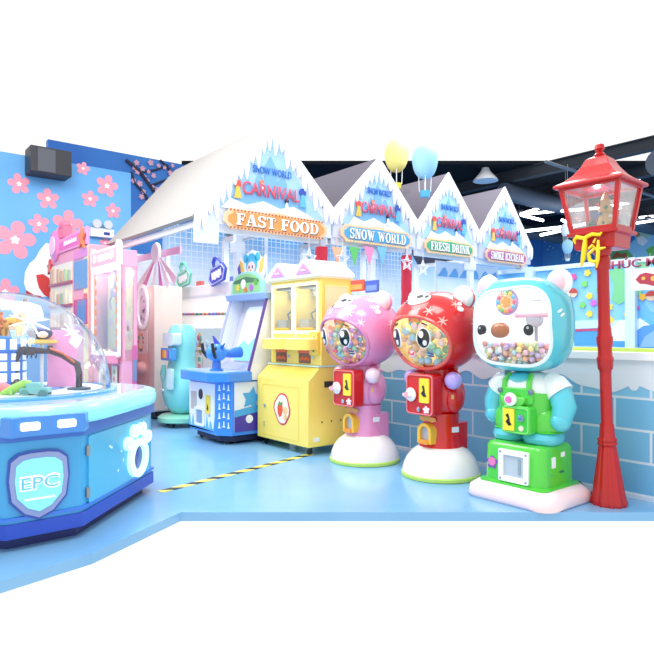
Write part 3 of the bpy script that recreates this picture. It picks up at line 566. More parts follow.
def bear(lab,loc,main,dark,earc,handc,liner,caps,who,facecol,n,rad):
    S=mat(main,.22,coat=.6); t=thing('bear_capsule_machine',lab,'capsule machine',loc)
    g=G(); g.lathe([(.325,.035),(.322,.06),(.31,.10),(.285,.155),(.245,.205),(.19,.245),(.13,.27),(.0,.275)],seg=48); bs=g.build('dome_base',mat('#f6f3f4',.25,coat=.5),t,ang=80)
    g=G(); g.lathe([(.31,0),(.33,.004),(.333,.03),(.325,.038),(.0,.038)],seg=48); g.build('base_rim',mat('#c6ea6c',.35),bs)
    # lower body
    g=G(); g.lathe([(.185,.24),(.17,.27),(.155,.36),(.15,.45),(.158,.53),(.0,.56)],seg=36); g.rbox((.03,.09,.34),(.26,.2,.22),.05); lb=g.build('lower_body',S,t)
    # belly
    g=G(); g.ell((0,.01,.68),(.195,.185,.19),32,20,2.3); g.lathe([(.15,.78),(.14,.84),(.15,.93)],(0,.0,0),seg=30); by=g.build('belly',S,t)
    for s in(-1,1): g=G(); g.ell((s*.155,-.01,.66),(.075,.10,.12),20,14); g.build('hip',S,by)
    g=G(); g.box((.0,.03,.845),(.26,.18,.03)); g.build('collar_band',S,by,bevel=.012)
    g=G()
    for a,b in ((0,0),(.03,.012),(-.03,.015),(.01,.035)): g.patch((.155,-.01,.66),(.075,.10,.12),2,.55,.1+b*6,.12,.10,1.0+a*.0,rings=2,seg=5,rot=a*20)
    g.build('gold_print',mat('#e8c070',.4),by)
    # arms and hands
    for s in(-1,1):
        g=G(); g.tube([(s*.13,-.02,.86),(s*.19,-.05,.84),(s*.22,-.08,.82)],[.05,.055,.05],14); ar=g.build('arm',S,t)
        g=G(); g.ell((s*.225,-.11,.815),(.072,.066,.072),20,14); g.build('hand',mat(handc,.3,coat=.4),ar)
    # control panel
    g=G(); g.rbox((0,-.205,.695),(.30,.11,.34),.035,axis='y'); cp=g.build('control_panel',mat('#cf1418',.3,coat=.3),t,bevel=.006)
    g=G(); M=fY(0,.695,-.262); ringpoly(g,0,.006,rrect(.285,.325,.03),rrect(.268,.308,.028),M); g.build('panel_trim',mat('#f08a8c',.3),cp)
    g=G(); g.rbox((.055,-.265,.73),(.105,.012,.2),.012,axis='y'); pl=g.build('instruction_plate',mat('#f7dc3e',.35),cp)
    g=G(); g.prism([(-.02,.03),(-.005,.0),(-.03,-.03),(.0,-.055),(.03,-.05),(.012,-.02),(.012,.0),(0,.04)],0,.003,fY(.055,.735,-.272)); g.build('turn_hand_print',BLACK,pl)
    g=G(); g.lathe([(.0,0),(.052,0),(.06,.015),(.045,.03),(.02,.034),(.02,.05),(.0,.05)],seg=24,rot=fY(-.085,.69,-.262)); g.box((-.085,-.322,.69),(.085,.022,.026)); kn=g.build('turn_knob',mat('#f6f3f3',.25,coat=.4),cp,bevel=.006)
    g=G(); g.lathe([(.0,.05),(.024,.05),(.024,.074),(0,.076)],seg=16,rot=fY(-.085,.69,-.262)); g.build('knob_cap',mat('#f2a9ba',.3),kn)
    g=G(); g.lathe([(0,0),(.02,0),(.02,.012),(0,.014)],seg=14,rot=fY(0.0,.575,-.262)); g.build('lock',CHROME,cp)
    g=G(); g.prism([(x*.9,y*.8) for x,y in petal(.04,.4)],0,.004,fY(.075,.575,-.262)); g.build('sticker',mat('#f5e1e6',.4),cp)
    # title sticker and prize door
    M=frame((0,0,0),-PI/2)
    g=G(); g.prism([(-.085,.475),(-.04,.462),(0,.47),(.05,.46),(.09,.475),(.08,.50),(.03,.505),(0,.52),(-.04,.502),(-.085,.505)],.158,.166,M); g.build('gold_title_sticker',mat('#e9b25a',.4),lb)
    g=G(); arch=[(.075,0),(.075,.10)]+[(.075*math.cos(PI*k/10),.10+.07*math.sin(PI*k/10)) for k in range(1,10)]+[(-.075,.10),(-.075,0)]
    arch2=[(x*.62,.02+y*.72) for x,y in arch]
    Md=fY(-.0,.285,-.15); ringpoly(g,-.03,.06,arch,arch2,Md); dr=g.build('prize_door_frame',mat('#f6bf3a',.3,coat=.4),t,bevel=.004)
    g=G(); g.prism(arch2,.0,.03,Md); g.build('prize_door',mat('#b6bccb',.25,coat=.5),dr); g=G(); g.rbox((0,-.212,.30),(.10,.02,.035),.01,axis='y'); g.build('door_lip',mat('#f09a2e',.3),dr)
    g=G(); g.prism(rrect(.07,.045,.006),.0,.004,frame((.157,-.0,.40),-R(12))); g.build('serial_sticker',mat('#e9eef8',.4),lb)
    # head
    c=(0,-.05,1.215); r=(.375,.355,.335); az,el=0,R(-22); bd=capbound(R(55),R(42),R(44))
    g=G(); shell(g,c,r,2.15,az,el,bd,'shell',1); hs=g.build('head_shell',S,t,ang=80)
    g=G(); shell(g,c,r,2.15,az,el,bd,'shell',1,k=.955); g.build('head_liner',mat(liner,.5),hs,ang=80)
    g=G(); rim(g,c,r,2.15,az,el,bd,.0155,k=.995); g.build('window_rim',mat(dark,.25,coat=.5),hs)
    g=G(); shell(g,c,r,2.15,az,el,bd,'win',1,nr=8,k=.985); wn=g.build('face_window',clear(facecol,.04),t,ang=80)
    def E(a,b,h,v,m,name,par,push=1.0,**k): g=G(); g.patch(c,r,2.15,R(a),R(b),R(h),R(v),push,**k); return g.build(name,m,par)
    for s in(-1,1):
        ey=E(s*24,-9,9.5,13.5,mat('#fdfdfd',.3),'eye',wn,.99)
        E(s*24,-9,8.2,12.2,mat('#17120f',.15,coat=.8),'iris',ey,1.0); E(s*24-2.6,-4,3.1,4.4,mat('#ffffff',.2),'eye_highlight',ey,1.014); E(s*24+2,-14.5,2.6,3.4,mat('#e8e8ee',.2),'eye_glint',ey,1.014); E(s*24,-9.0,7,2,mat('#6b4428',.2),'lash',ey,1.008,rot=.1) if False else None
        g=G(); g.patch(c,r,2.15,R(s*26),R(8.5),R(5),R(1.2),1.0,rot=-s*.35,rings=2,seg=12); g.build('eyebrow',mat('#4a2a22',.4),wn)
        g=G(); g.patch(c,r,2.15,R(s*32),R(-29),R(4.5),R(1),1.0,rot=-s*.25,rings=2,seg=10); g.patch(c,r,2.15,R(s*33),R(-33),R(4.5),R(1),1.0,rot=-s*.1,rings=2,seg=10); g.build('whisker',mat('#3c4a8c',.4),wn)
    g=G(); pts=[]
    d=lambda a,b: Vector(c)+radial(dirs(R(a),R(b))[0],r,2.15)*1.0
    g.tube([d(a,-29-3.2*(1-(a/5.5)**2)) for a in (-5.5,-3.5,-1,1,3.5,5.5)],.007,6); g.build('mouth',mat('#e23a40',.3),wn)
    # round emblem inside the window
    g=G(); g.lathe([(0,0),(.075,0),(.075,.008),(0,.01)],seg=24,rot=frame((c[0]-.02,-.29,c[2]+.10),-PI/2)); rb=g.build('round_toy_sign',mat('#f0a04a',.4),t)
    for k in range(8): 
        g=G(); a=2*PI*k/8; g.ell((c[0]-.02+.055*math.cos(a),-.30,c[2]+.10+.055*math.sin(a)),(.018,.01,.018),8,6); g.build('sign_dot',mat(['#e85a8a','#58b8e8','#f4e04a','#69c46e'][k%4],.4),rb)
    g=G(); g.cyl((-.02,-.28,c[2]+.12),(-.02,-.10,c[2]+.27),.008,seg=6); g.build('sign_bracket',GREY,rb)
    # cap face: muzzle, eyes, nose, snowflakes
    mz=E(0,50,19,13,mat('#f7f4f4',.25,coat=.4),'cap_muzzle',hs,1.005); E(2,53,5.5,3.6,BLACK,'cap_nose',mz,1.02)
    for s in(-1,1): E(s*20,42 if s<0 else 52,3,3.6,BLACK,'cap_eye',hs,1.005)
    E(-2,38,6,2,mat('#b9c8e8',.3),'cap_tooth',hs,1.004)
    for a,b,sz in ((30,26,8),(48,12,7),(14,62,7),(-38,34,6),(70,35,7),(95,10,7)):
        g=G()
        for k in range(3): g.patch(c,r,2.15,R(a),R(b),R(sz),R(.9),1.001,rot=k*PI/3+.2,rings=2,seg=8,th=.002)
        g.build('snowflake_print',mat('#f4b8ae' if main!='#e493c4' else '#f6dcea',.4),hs)
    for s in(-1,1):
        g=G(); g.ell((s*.25,-.02,c[2]+.272),(.098,.06,.098),24,16); e=g.build('ear',mat(earc,.25,coat=.5),hs)
        g=G(); g.ell((s*.25,-.062,c[2]+.272),(.066,.028,.066),20,12); g.build('inner_ear',mat('#fbeef0',.3,coat=.4),e)
        g=G(); g.ell((s*.25,.012,c[2]+.266),(.092,.06,.094),24,16); g.build('ear_back',S,e)
    g=G(); g.patch(c,r,2.15,R(75),R(28),R(5),R(4),1.0,rings=2,seg=6); g.patch(c,r,2.15,R(78),R(36),R(4),R(3),1.0,rings=2,seg=5,rot=.5); g.build('white_print',WHITE,hs)
    capsules(c,(r[0]*.94,r[1]*.94,r[2]*.94),2.15,0,0,n,rad,caps,-.29,.05,who,off=loc)
    lamp_in((loc[0],loc[1]-.12,1.43),2.5); return t
bear('pink bear capsule machine on a white dome base with a big-eyed face window',(-4.235,3.86,0),'#e493c4','#d98abb','#f8dfe6','#f3dcea','#f3dcc6',CAPS,'the pink bear machine','#fbe8ea',150,.0245)
bear('red bear capsule machine on a white dome base with a big-eyed face window',(-3.396,3.964,0),'#d80f15','#e85a50','#f7eeee','#b9a6f0','#f6e6b0',CAPS2,'the red bear machine','#fce9c8',60,.034)
# ---- the teal bear in green dungarees
def tealbear(loc):
    t=thing('teal_bear_machine','large teal bear candy machine in green dungarees standing on a green box base','capsule machine',loc)
    T=mat('#52c3d4',.22,coat=.6); GN=mat('#4fc93f',.25,coat=.5)
    g=G(); g.loft([[(x,y,z) for x,y in rrect(w,d,.12,6)] for w,d,z in ((.70,.62,.0),(.72,.64,.02),(.70,.62,.08),(.62,.54,.115),(.5,.44,.125))]); g.build('plinth',mat('#f8dfe3',.3,coat=.4),t,ang=80)
    g=G(); g.loft([[(x,y,z) for x,y in rrect(w,d,.07,6)] for w,d,z in ((.56,.50,.115),(.56,.50,.13),(.50,.43,.135),(.485,.42,.38),(.46,.40,.405),(.40,.34,.415))]); bb=g.build('box_base',GN,t,ang=60)
    M=fY(.02,.255,-.215); g=G(); ringpoly(g,-.01,.016,rrect(.245,.23,.012),rrect(.165,.15,.008),M); wf_=g.build('prize_window_frame',mat('#f2f5f8',.25,coat=.4),bb,bevel=.003)
    g=G(); g.prism(rrect(.17,.155,.008),-.006,.002,M); g.build('prize_flap',mat('#b7c4cf',.15,coat=.6),wf_); g=G(); g.ext(.055,.075,-.222,-.216,.2,.31); g.build('flap_bar',mat('#8ea3ad',.3),wf_)
    for a in(-1,1):
        for b in(-1,1): g=G(); g.prism(circ(.008,8,a*.103,b*.095),.016,.02,M); g.build('screw',GREY,wf_)
    g=G(); g.prism(petal(.05,.3),0,.004,fY(-.165,.255,-.212)); st=g.build('round_sticker',mat('#7c4fb4',.4),bb); g=G(); g.prism(circ(.032,12),.004,.006,fY(-.165,.262,-.212)); g.build('sticker_top',mat('#e779b6',.4),st)
    text('GO',fY(-.165,.262,-.2185),h=.022,m=WHITE,parent=st,bold=.03) if False else None
    for y,z,w,h,c in ((-.08,.30,.05,.075,'#eef2f4'),(.04,.345,.05,.035,'#eef2f4'),(-.10,.20,.04,.04,'#3b6aa8'),(.02,.21,.06,.05,'#2f7b5a'),(-.01,.17,.16,.02,'#b8d8c0')):
        g=G(); g.prism(rrect(w,h,.006),.0,.004,fX(y,z,.2435)); g.build('side_sticker',mat(c,.4),bb)
    # legs, body, arms
    for s in(-1,1):
        g=G(); g.ell((s*.125,-.01,.455),(.135,.15,.065),24,14,2.4); g.build('foot',T,t)
        g=G(); g.ell((s*.12,-.0,.56),(.135,.135,.13),24,16,2.4); g.ell((s*.12,-.0,.50),(.137,.137,.03),24,10,3); g.build('trouser_leg',GN,t)
    g=G(); g.ell((0,.0,.70),(.215,.165,.20),32,20,2.5); bo=g.build('dungarees',GN,t)
    g=G(); g.ell((0,.005,.80),(.215,.165,.125),32,18,2.4); g.build('shirt',mat('#e6f0ee',.3,coat=.3),t)
    g=G(); g.ell((0,-.03,.872),(.12,.15,.05),24,12); g.build('neck_scarf',T,t)
    for s in(-1,1):
        g=G(); g.tube([(s*.19,.0,.83),(s*.25,-.0,.77),(s*.285,-.01,.68),(s*.275,-.03,.60)],[.07,.085,.085,.07],18); g.ell((s*.272,-.035,.585),(.072,.075,.07),18,12); a=g.build('arm',T,t)
        g=G(); g.tube([(s*.15,.0,.862),(s*.205,.0,.83),(s*.25,.0,.775)],[.07,.09,.098],18); g.build('sleeve',mat('#e9f2f2',.3,coat=.3),a)
        g=G(); g.tube([(s*.10,-.155,.80),(s*.10,-.15,.85),(s*.085,-.10,.90)],.02,8); g.build('shoulder_strap',GN,bo)
        g=G(); g.lathe([(0,0),(.02,0),(.02,.012),(0,.015)],rot=fY(s*.125,.785,-.165),seg=14); g.build('strap_button',mat('#7d8d95',.25,metal=.6),bo)
    g=G(); g.rbox((0,-.145,.75),(.27,.05,.12),.03,axis='y'); g.build('bib',GN,bo,bevel=.01)
    g=G(); pk=[(.10*math.cos(PI+PI*k/12),-.0+.085*math.sin(PI+PI*k/12)) for k in range(13)]; g.prism(pk,-.01,.03,fY(-.005,.745,-.17)); pc=g.build('pocket',mat('#62d050',.25,coat=.5),bo,bevel=.008)
    g=G(); g.lathe([(0,0),(.045,0),(.048,.02),(.03,.035),(0,.038)],rot=fY(-.01,.728,-.2),seg=22); kn=g.build('start_knob',mat('#f4f6f8',.25,coat=.4),pc); g=G(); g.lathe([(0,.036),(.026,.036),(.024,.046),(0,.048)],rot=fY(-.01,.728,-.2),seg=18); g.build('knob_cap',mat('#ee6fb4',.3),kn)
    g=G(); g.rbox((.03,-.165,.585),(.235,.10,.20),.03,axis='y'); cp=g.build('coin_panel',mat('#45c43c',.25,coat=.5),bo,bevel=.01)
    g=G(); ringpoly(g,0,.005,rrect(.215,.18,.025),rrect(.2,.165,.022),fY(.03,.585,-.215)); g.build('panel_trim',mat('#7fe070',.3),cp)
    g=G(); g.rbox((-.02,-.22,.585),(.09,.01,.155),.008,axis='y'); ip=g.build('instruction_plate',mat('#f4dd3c',.35),cp)
    g=G(); g.prism([(-.02,.025),(-.0,.0),(-.02,-.02),(.005,-.05),(.03,-.04),(.012,-.015),(.014,.0),(0,.04)],0,.003,fY(-.022,.59,-.225)); g.build('turn_hand_print',BLACK,ip)
    g=G(); g.lathe([(0,0),(.024,0),(.024,.012),(.012,.013),(0,.013)],rot=fY(.08,.605,-.215),seg=18); g.build('coin_lock',CHROME,cp); g=G(); g.prism(circ(.02,14),0,.004,fY(.078,.53,-.215)); g.build('round_label',mat('#dfd6c2',.4),cp)
    # head: back shell, clear front
    c=(-.04,-.02,1.262); r=(.355,.265,.345); P=2.9; bd0=capbound(R(50),R(50),R(50))
    def bd(ph):
        c_,s_=abs(math.cos(ph)),abs(math.sin(ph)); ax,ay=R(56),R(52); return ((c_/ax)**3+(s_/ay)**3)**(-1/3)
    az,el=R(7),R(-4)
    g=G(); shell(g,c,r,P,az,el,bd,'shell',1); hs=g.build('head_shell',T,t,ang=80)
    g=G(); shell(g,c,r,P,az,el,bd,'shell',1,k=.965); g.build('head_liner',mat('#e9eef0',.5),hs,ang=80)
    g=G(); rim(g,c,r,P,az,el,bd,.013,k=1.0); g.build('window_rim',mat('#d9f0f4',.25,coat=.5),hs)
    g=G(); shell(g,c,r,P,az,el,bd,'win',1,nr=10,k=1.0); wn=g.build('face_window',clear('#f4f8fa',.05),t,ang=80)
    for s in(-1,1):
        g=G(); g.patch(c,r,P,R(s*37+3),R(-7),R(5.6),R(6.6),1.0,th=.012); ey=g.build('eye',BLACK,wn); g=G(); g.patch(c,r,P,R(s*37+2),R(-4.5),R(1.5),R(1.7),1.035,th=.004,rings=2,seg=10); g.build('eye_glint',mat('#9fb0b8',.2),ey)
    g=G(); q=Vector(c)+radial(dirs(0,R(-9))[0],r,P); g.ell((q.x,q.y-.01,q.z),(.07,.045,.055),24,14,2.3); g.build('nose',mat('#a5653f',.25,coat=.6),wn)
    for s in(-1,1):
        g=G(); g.ell((c[0]-.035+s*.30,.03,c[2]+.295),(.098,.055,.098),24,16); e=g.build('ear',mat('#f6f4f6',.25,coat=.4),hs); g=G(); g.ell((c[0]-.035+s*.30,-.008,c[2]+.295),(.07,.03,.07),20,12); g.build('inner_ear',mat('#f6c6d2',.3,coat=.4),e)
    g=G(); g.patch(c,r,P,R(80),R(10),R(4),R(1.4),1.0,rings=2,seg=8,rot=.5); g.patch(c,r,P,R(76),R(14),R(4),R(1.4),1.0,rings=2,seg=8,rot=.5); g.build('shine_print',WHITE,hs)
    # inside: ring emblem, crank and rose
    g=G(); g.lathe([(0,0),(.095,0),(.095,.008),(0,.009)],seg=30,rot=fY(-.03,1.42,-.22)); rs=g.build('ring_sign',mat('#b79ad8',.4),t); g=G(); g.lathe([(0,.009),(.078,.009),(.078,.014),(0,.015)],seg=26,rot=fY(-.03,1.42,-.22)); g.build('sign_face',mat('#f2d0a0',.4),rs)
    for k in range(12):
        a=2*PI*k/12; g=G(); g.ell((-.03+.068*math.cos(a),-.24,1.42+.068*math.sin(a)),(.016,.008,.016),8,6); g.build('sign_dot',mat(['#e85a8a','#58b8e8','#f4e04a','#69c46e','#f08a3a'][k%5],.4),rs)
    g=G(); g.prism(petal(.04,.5),.016,.022,fY(-.03,1.42,-.22)); g.build('sign_bear',mat('#f29a3a',.4),rs); g=G(); g.cyl((-.03,-.22,1.42),(-.03,.2,1.45),.008,seg=6); g.build('sign_bracket',GREY,rs)
    g=G(); g.cyl((.06,.0,.95),(.06,.0,1.28),.012); g.lathe([(0,-.02),(.06,-.02),(.06,.02),(0,.02)],(.06,-.02,1.30),rot=Matrix.Rotation(R(90),4,'X')); cr=g.build('stirring_crank',mat('#a9adb4',.25,metal=.7),t)
    g=G(); g.cyl((-.09,-.02,1.34),(.2,-.02,1.34),.03,.03,12); g.ell((.2,-.02,1.345),(.04,.03,.04),12,8); g.build('crank_bow',mat('#f1bccb',.3),cr)
    g=G(); g.ell((.2,-.055,1.345),(.022,.012,.022),10,8); g.build('bow_button',mat('#f1cf4a',.3),cr)
    g=G(); g.lathe([(.03,0),(.11,.06),(.12,.1),(.02,.11)],(.06,.02,1.02),14); g.build('flower_disc',mat('#efa9c6',.4),t)
    capsules(c,(r[0]*.96,r[1]*.96,r[2]*.96),P,0,0,200,.021,[('#f5e08e','yellow'),('#f8f2e8','cream'),('#e8b8cc','rose'),('#b4dae0','pale teal'),('#c6b0da','lilac'),('#ecb08c','orange'),('#cbe0ae','pale green'),('#cc8478','brick red')],-.31,-.14,'the teal bear machine','candy_toy',off=loc)
tealbear((-2.53,3.93,0)); lamp_in((-2.53,3.85,1.52),3)
# ============================================================= RED LANTERN
def lantern(loc):
    t=thing('street_lantern','tall red street lantern with yellow Tết lettering, rising in front of the brick counter','lantern',loc,rz=R(4.4))
    t.rotation_mode='QUATERNION'; from mathutils import Quaternion; t.rotation_quaternion=Quaternion(FW,-R(1.5))@Quaternion((0,0,1),R(4.4))
    RD=mat('#b5090d',.35,coat=.2)
    def sq(w,z): return [(x,y,z) for x,y in ((w,w),(-w,w),(-w,-w),(w,-w))]
    prof=[(.116,0),(.118,.02),(.11,.04),(.102,.08),(.056,.405),(.052,.41),(.062,.42),(.064,.43),(.056,.44),(.062,.447),(.062,.46),(.05,.47),(.046,.56),(.039,.57),(.0385,.92),(.041,.94),(.05,.95),(.053,1.0),(.056,1.01),(.056,1.025),(.048,1.04),(.046,1.09),(.052,1.12),(.055,1.15),(.055,1.17),(.048,1.185),(.045,1.23),(.040,1.26),(.040,1.64),(.05,1.65),(.052,1.72),(.045,1.74),(.06,1.76),(.06,1.80),(.0,1.80)]
    g=G(); rows=[]
    for r,z in prof:
        rows.append([( (r*(1+(.05*math.cos(12*2*PI*i/72) if z<.5 else 0)))*math.cos(2*PI*i/72),(r*(1+(.05*math.cos(12*2*PI*i/72) if z<.5 else 0)))*math.sin(2*PI*i/72),z) for i in range(72)])
    g.loft(rows); g.build('lamp_post',RD,t,ang=50)
    g=G(); g.loft([sq(.12,1.78),sq(.135,1.785),sq(.142,1.87),sq(.147,1.875),sq(.172,1.88),sq(.176,1.9),sq(.13,1.905)]); b=g.build('lantern_base',RD,t,smooth=False,bevel=.004)
    z0,z1,w0,w1=1.905,2.225,.145,.196
    g=G()
    for a in(-1,1):
        for c_ in(-1,1): g.loft([[(a*w0+dx*.014,c_*w0+dy*.014,z0) for dx,dy in((1,1),(-1,1),(-1,-1),(1,-1))],[(a*w1+dx*.014,c_*w1+dy*.014,z1) for dx,dy in((1,1),(-1,1),(-1,-1),(1,-1))]])
    for w,z in((w0,z0+.012),(w1,z1-.01)):
        for sg in(-1,1): g.box((0,sg*w,z),(2*w,.024,.03)); g.box((sg*w,0,z),(.024,2*w,.03))
    g.build('lantern_frame',RD,t,smooth=False)
    for k in range(4):
        M=Matrix.Rotation(k*PI/2,4,'Z'); g=G(M); g.loft([[(-w0,-w0,z0),(w0,-w0,z0),(w0,-w0+.004,z0),(-w0,-w0+.004,z0)],[(-w1,-w1,z1),(w1,-w1,z1),(w1,-w1+.004,z1),(-w1,-w1+.004,z1)]]); g.build('glass_pane',clear('#eaf2f6',.06,'lantern_glass',.7),t,smooth=False)
    g=G(); g.loft([sq(.232,2.215),sq(.237,2.228),sq(.232,2.24),sq(.19,2.262),sq(.14,2.305),sq(.10,2.36),sq(.07,2.42),sq(.03,2.44)]); g.build('lantern_roof',mat('#b8181c',.35,coat=.2),t,smooth=False,bevel=.004)
    g=G(); g.lathe([(.03,2.43),(.04,2.45),(.02,2.47),(.035,2.49),(.03,2.52),(.0,2.54)],seg=16); g.build('finial',RD,t)
    # Tet lettering: brushed yellow strokes on the front of the base
    g=G(); Ml=fY(-.01,-.10,-.185)@Matrix.Scale(.72,4,(1,0,0))@Matrix.Translation((0,.0,0))
    def stroke(pts,r):
        n=len(pts); g.tube([Ml@Vector((u,v,.0)) for u,v in pts],[rr for rr in (r if isinstance(r,list) else [r]*n)],8)
    stroke([(-.135,1.925),(-.145,1.95),(-.12,1.97),(-.05,1.955),(.03,1.975),(.10,1.965),(.12,1.98)],[.006,.012,.016,.014,.014,.012,.005])
    stroke([(-.035,1.96),(-.045,1.9),(-.06,1.82),(-.085,1.76)],[.012,.018,.018,.006])
    stroke([(-.01,1.88),(.03,1.90),(.05,1.88),(.02,1.86),(-.01,1.845),(.0,1.80),(.04,1.785),(.075,1.80)],[.008,.012,.012,.01,.012,.014,.012,.006])
    stroke([(.085,1.93),(.08,1.86),(.075,1.80),(.06,1.745)],[.008,.014,.013,.005]); stroke([(.03,1.875),(.09,1.87),(.15,1.875)],[.006,.012,.005]); stroke([(.04,1.915),(.06,1.945)],[.008,.005])
    g.build('yellow_lettering',mat('#f2d21f',.35),t,smooth=True)
    # figurine scene inside
    g=G(); g.lathe([(.10,1.908),(.10,1.925),(.0,1.93)],seg=24); fg=g.build('figurine_base',mat('#e9e6e2',.5),t)
    for cx,cy,s,c in((.03,-.0,1,'#c9b27a'),(.03,-.0,.0,'#c9b27a')):
        if not s: continue
        g=G(); g.lathe([(.055,1.925),(.06,1.97),(.045,2.00),(.04,2.03),(.05,2.04),(.032,2.09),(.03,2.12),(.036,2.125),(.012,2.17),(.0,2.19)],(cx,cy,0),14); f=g.build('figurine',mat(c,.4,metal=.3),fg)
        for k in range(14): 
            a=k*2.4; zz=1.94+.013*k; g=G(); g.ell((cx+.05*math.cos(a),cy+.05*math.sin(a),zz),(.014,.014,.014),8,6); g.build('trinket',mat(['#b8433c','#f2efe6','#4c8a52','#5f8fc0'][k%4],.4),f)
    for cx,cy,h in((-.085,.03,.10),(-.06,-.06,.07),(.10,.07,.08),(.1,-.05,.05)):
        g=G(); g.lathe([(.022,1.91),(.03,1.93),(.014,1.925+h*.5),(.018,1.925+h*.55),(0,1.925+h)],(cx,cy,0),10); g.build('small_tree',mat('#4f7a62',.5),fg)
lantern((-2.07,4.2,0)); lamp_in((-2.13,4.15,2.19),1.0,.02,(1,.93,.82))
# cables at the foot of the counter
g=G(); g.tube([(-3.9,4.40,.012),(-3.86,4.30,.012),(-3.78,4.24,.013),(-3.70,4.20,.012),(-3.64,4.14,.012)],.012,8); tag(g.build('power_cable',WHITE),'white power cable on the floor between the pink and red bear machines','cable')
g=G(); g.tube([(-3.98,4.43,.03),(-3.93,4.36,.055),(-3.88,4.38,.03),(-3.9,4.44,.015),(-3.97,4.4,.012)],.011,8); tag(g.build('power_cable',BLACK),'black looped power cable by the counter foot behind the pink bear machine','cable')
g=G(); g.tube([(-3.1,4.4,.03),(-3.0,4.36,.05),(-2.9,4.38,.02),(-2.84,4.32,.012)],.012,8); tag(g.build('power_cable',BLACK),'black power cable on the floor between the red and teal bear machines','cable')
g=G(); g.tube([(-2.42,4.42,.06),(-2.3,4.33,.04),(-2.24,4.3,.015),(-2.27,4.26,.012)],.011,8); tag(g.build('power_cable',mat('#2a2c33',.5)),'dark power cable on the floor between the teal bear and the lantern','cable')
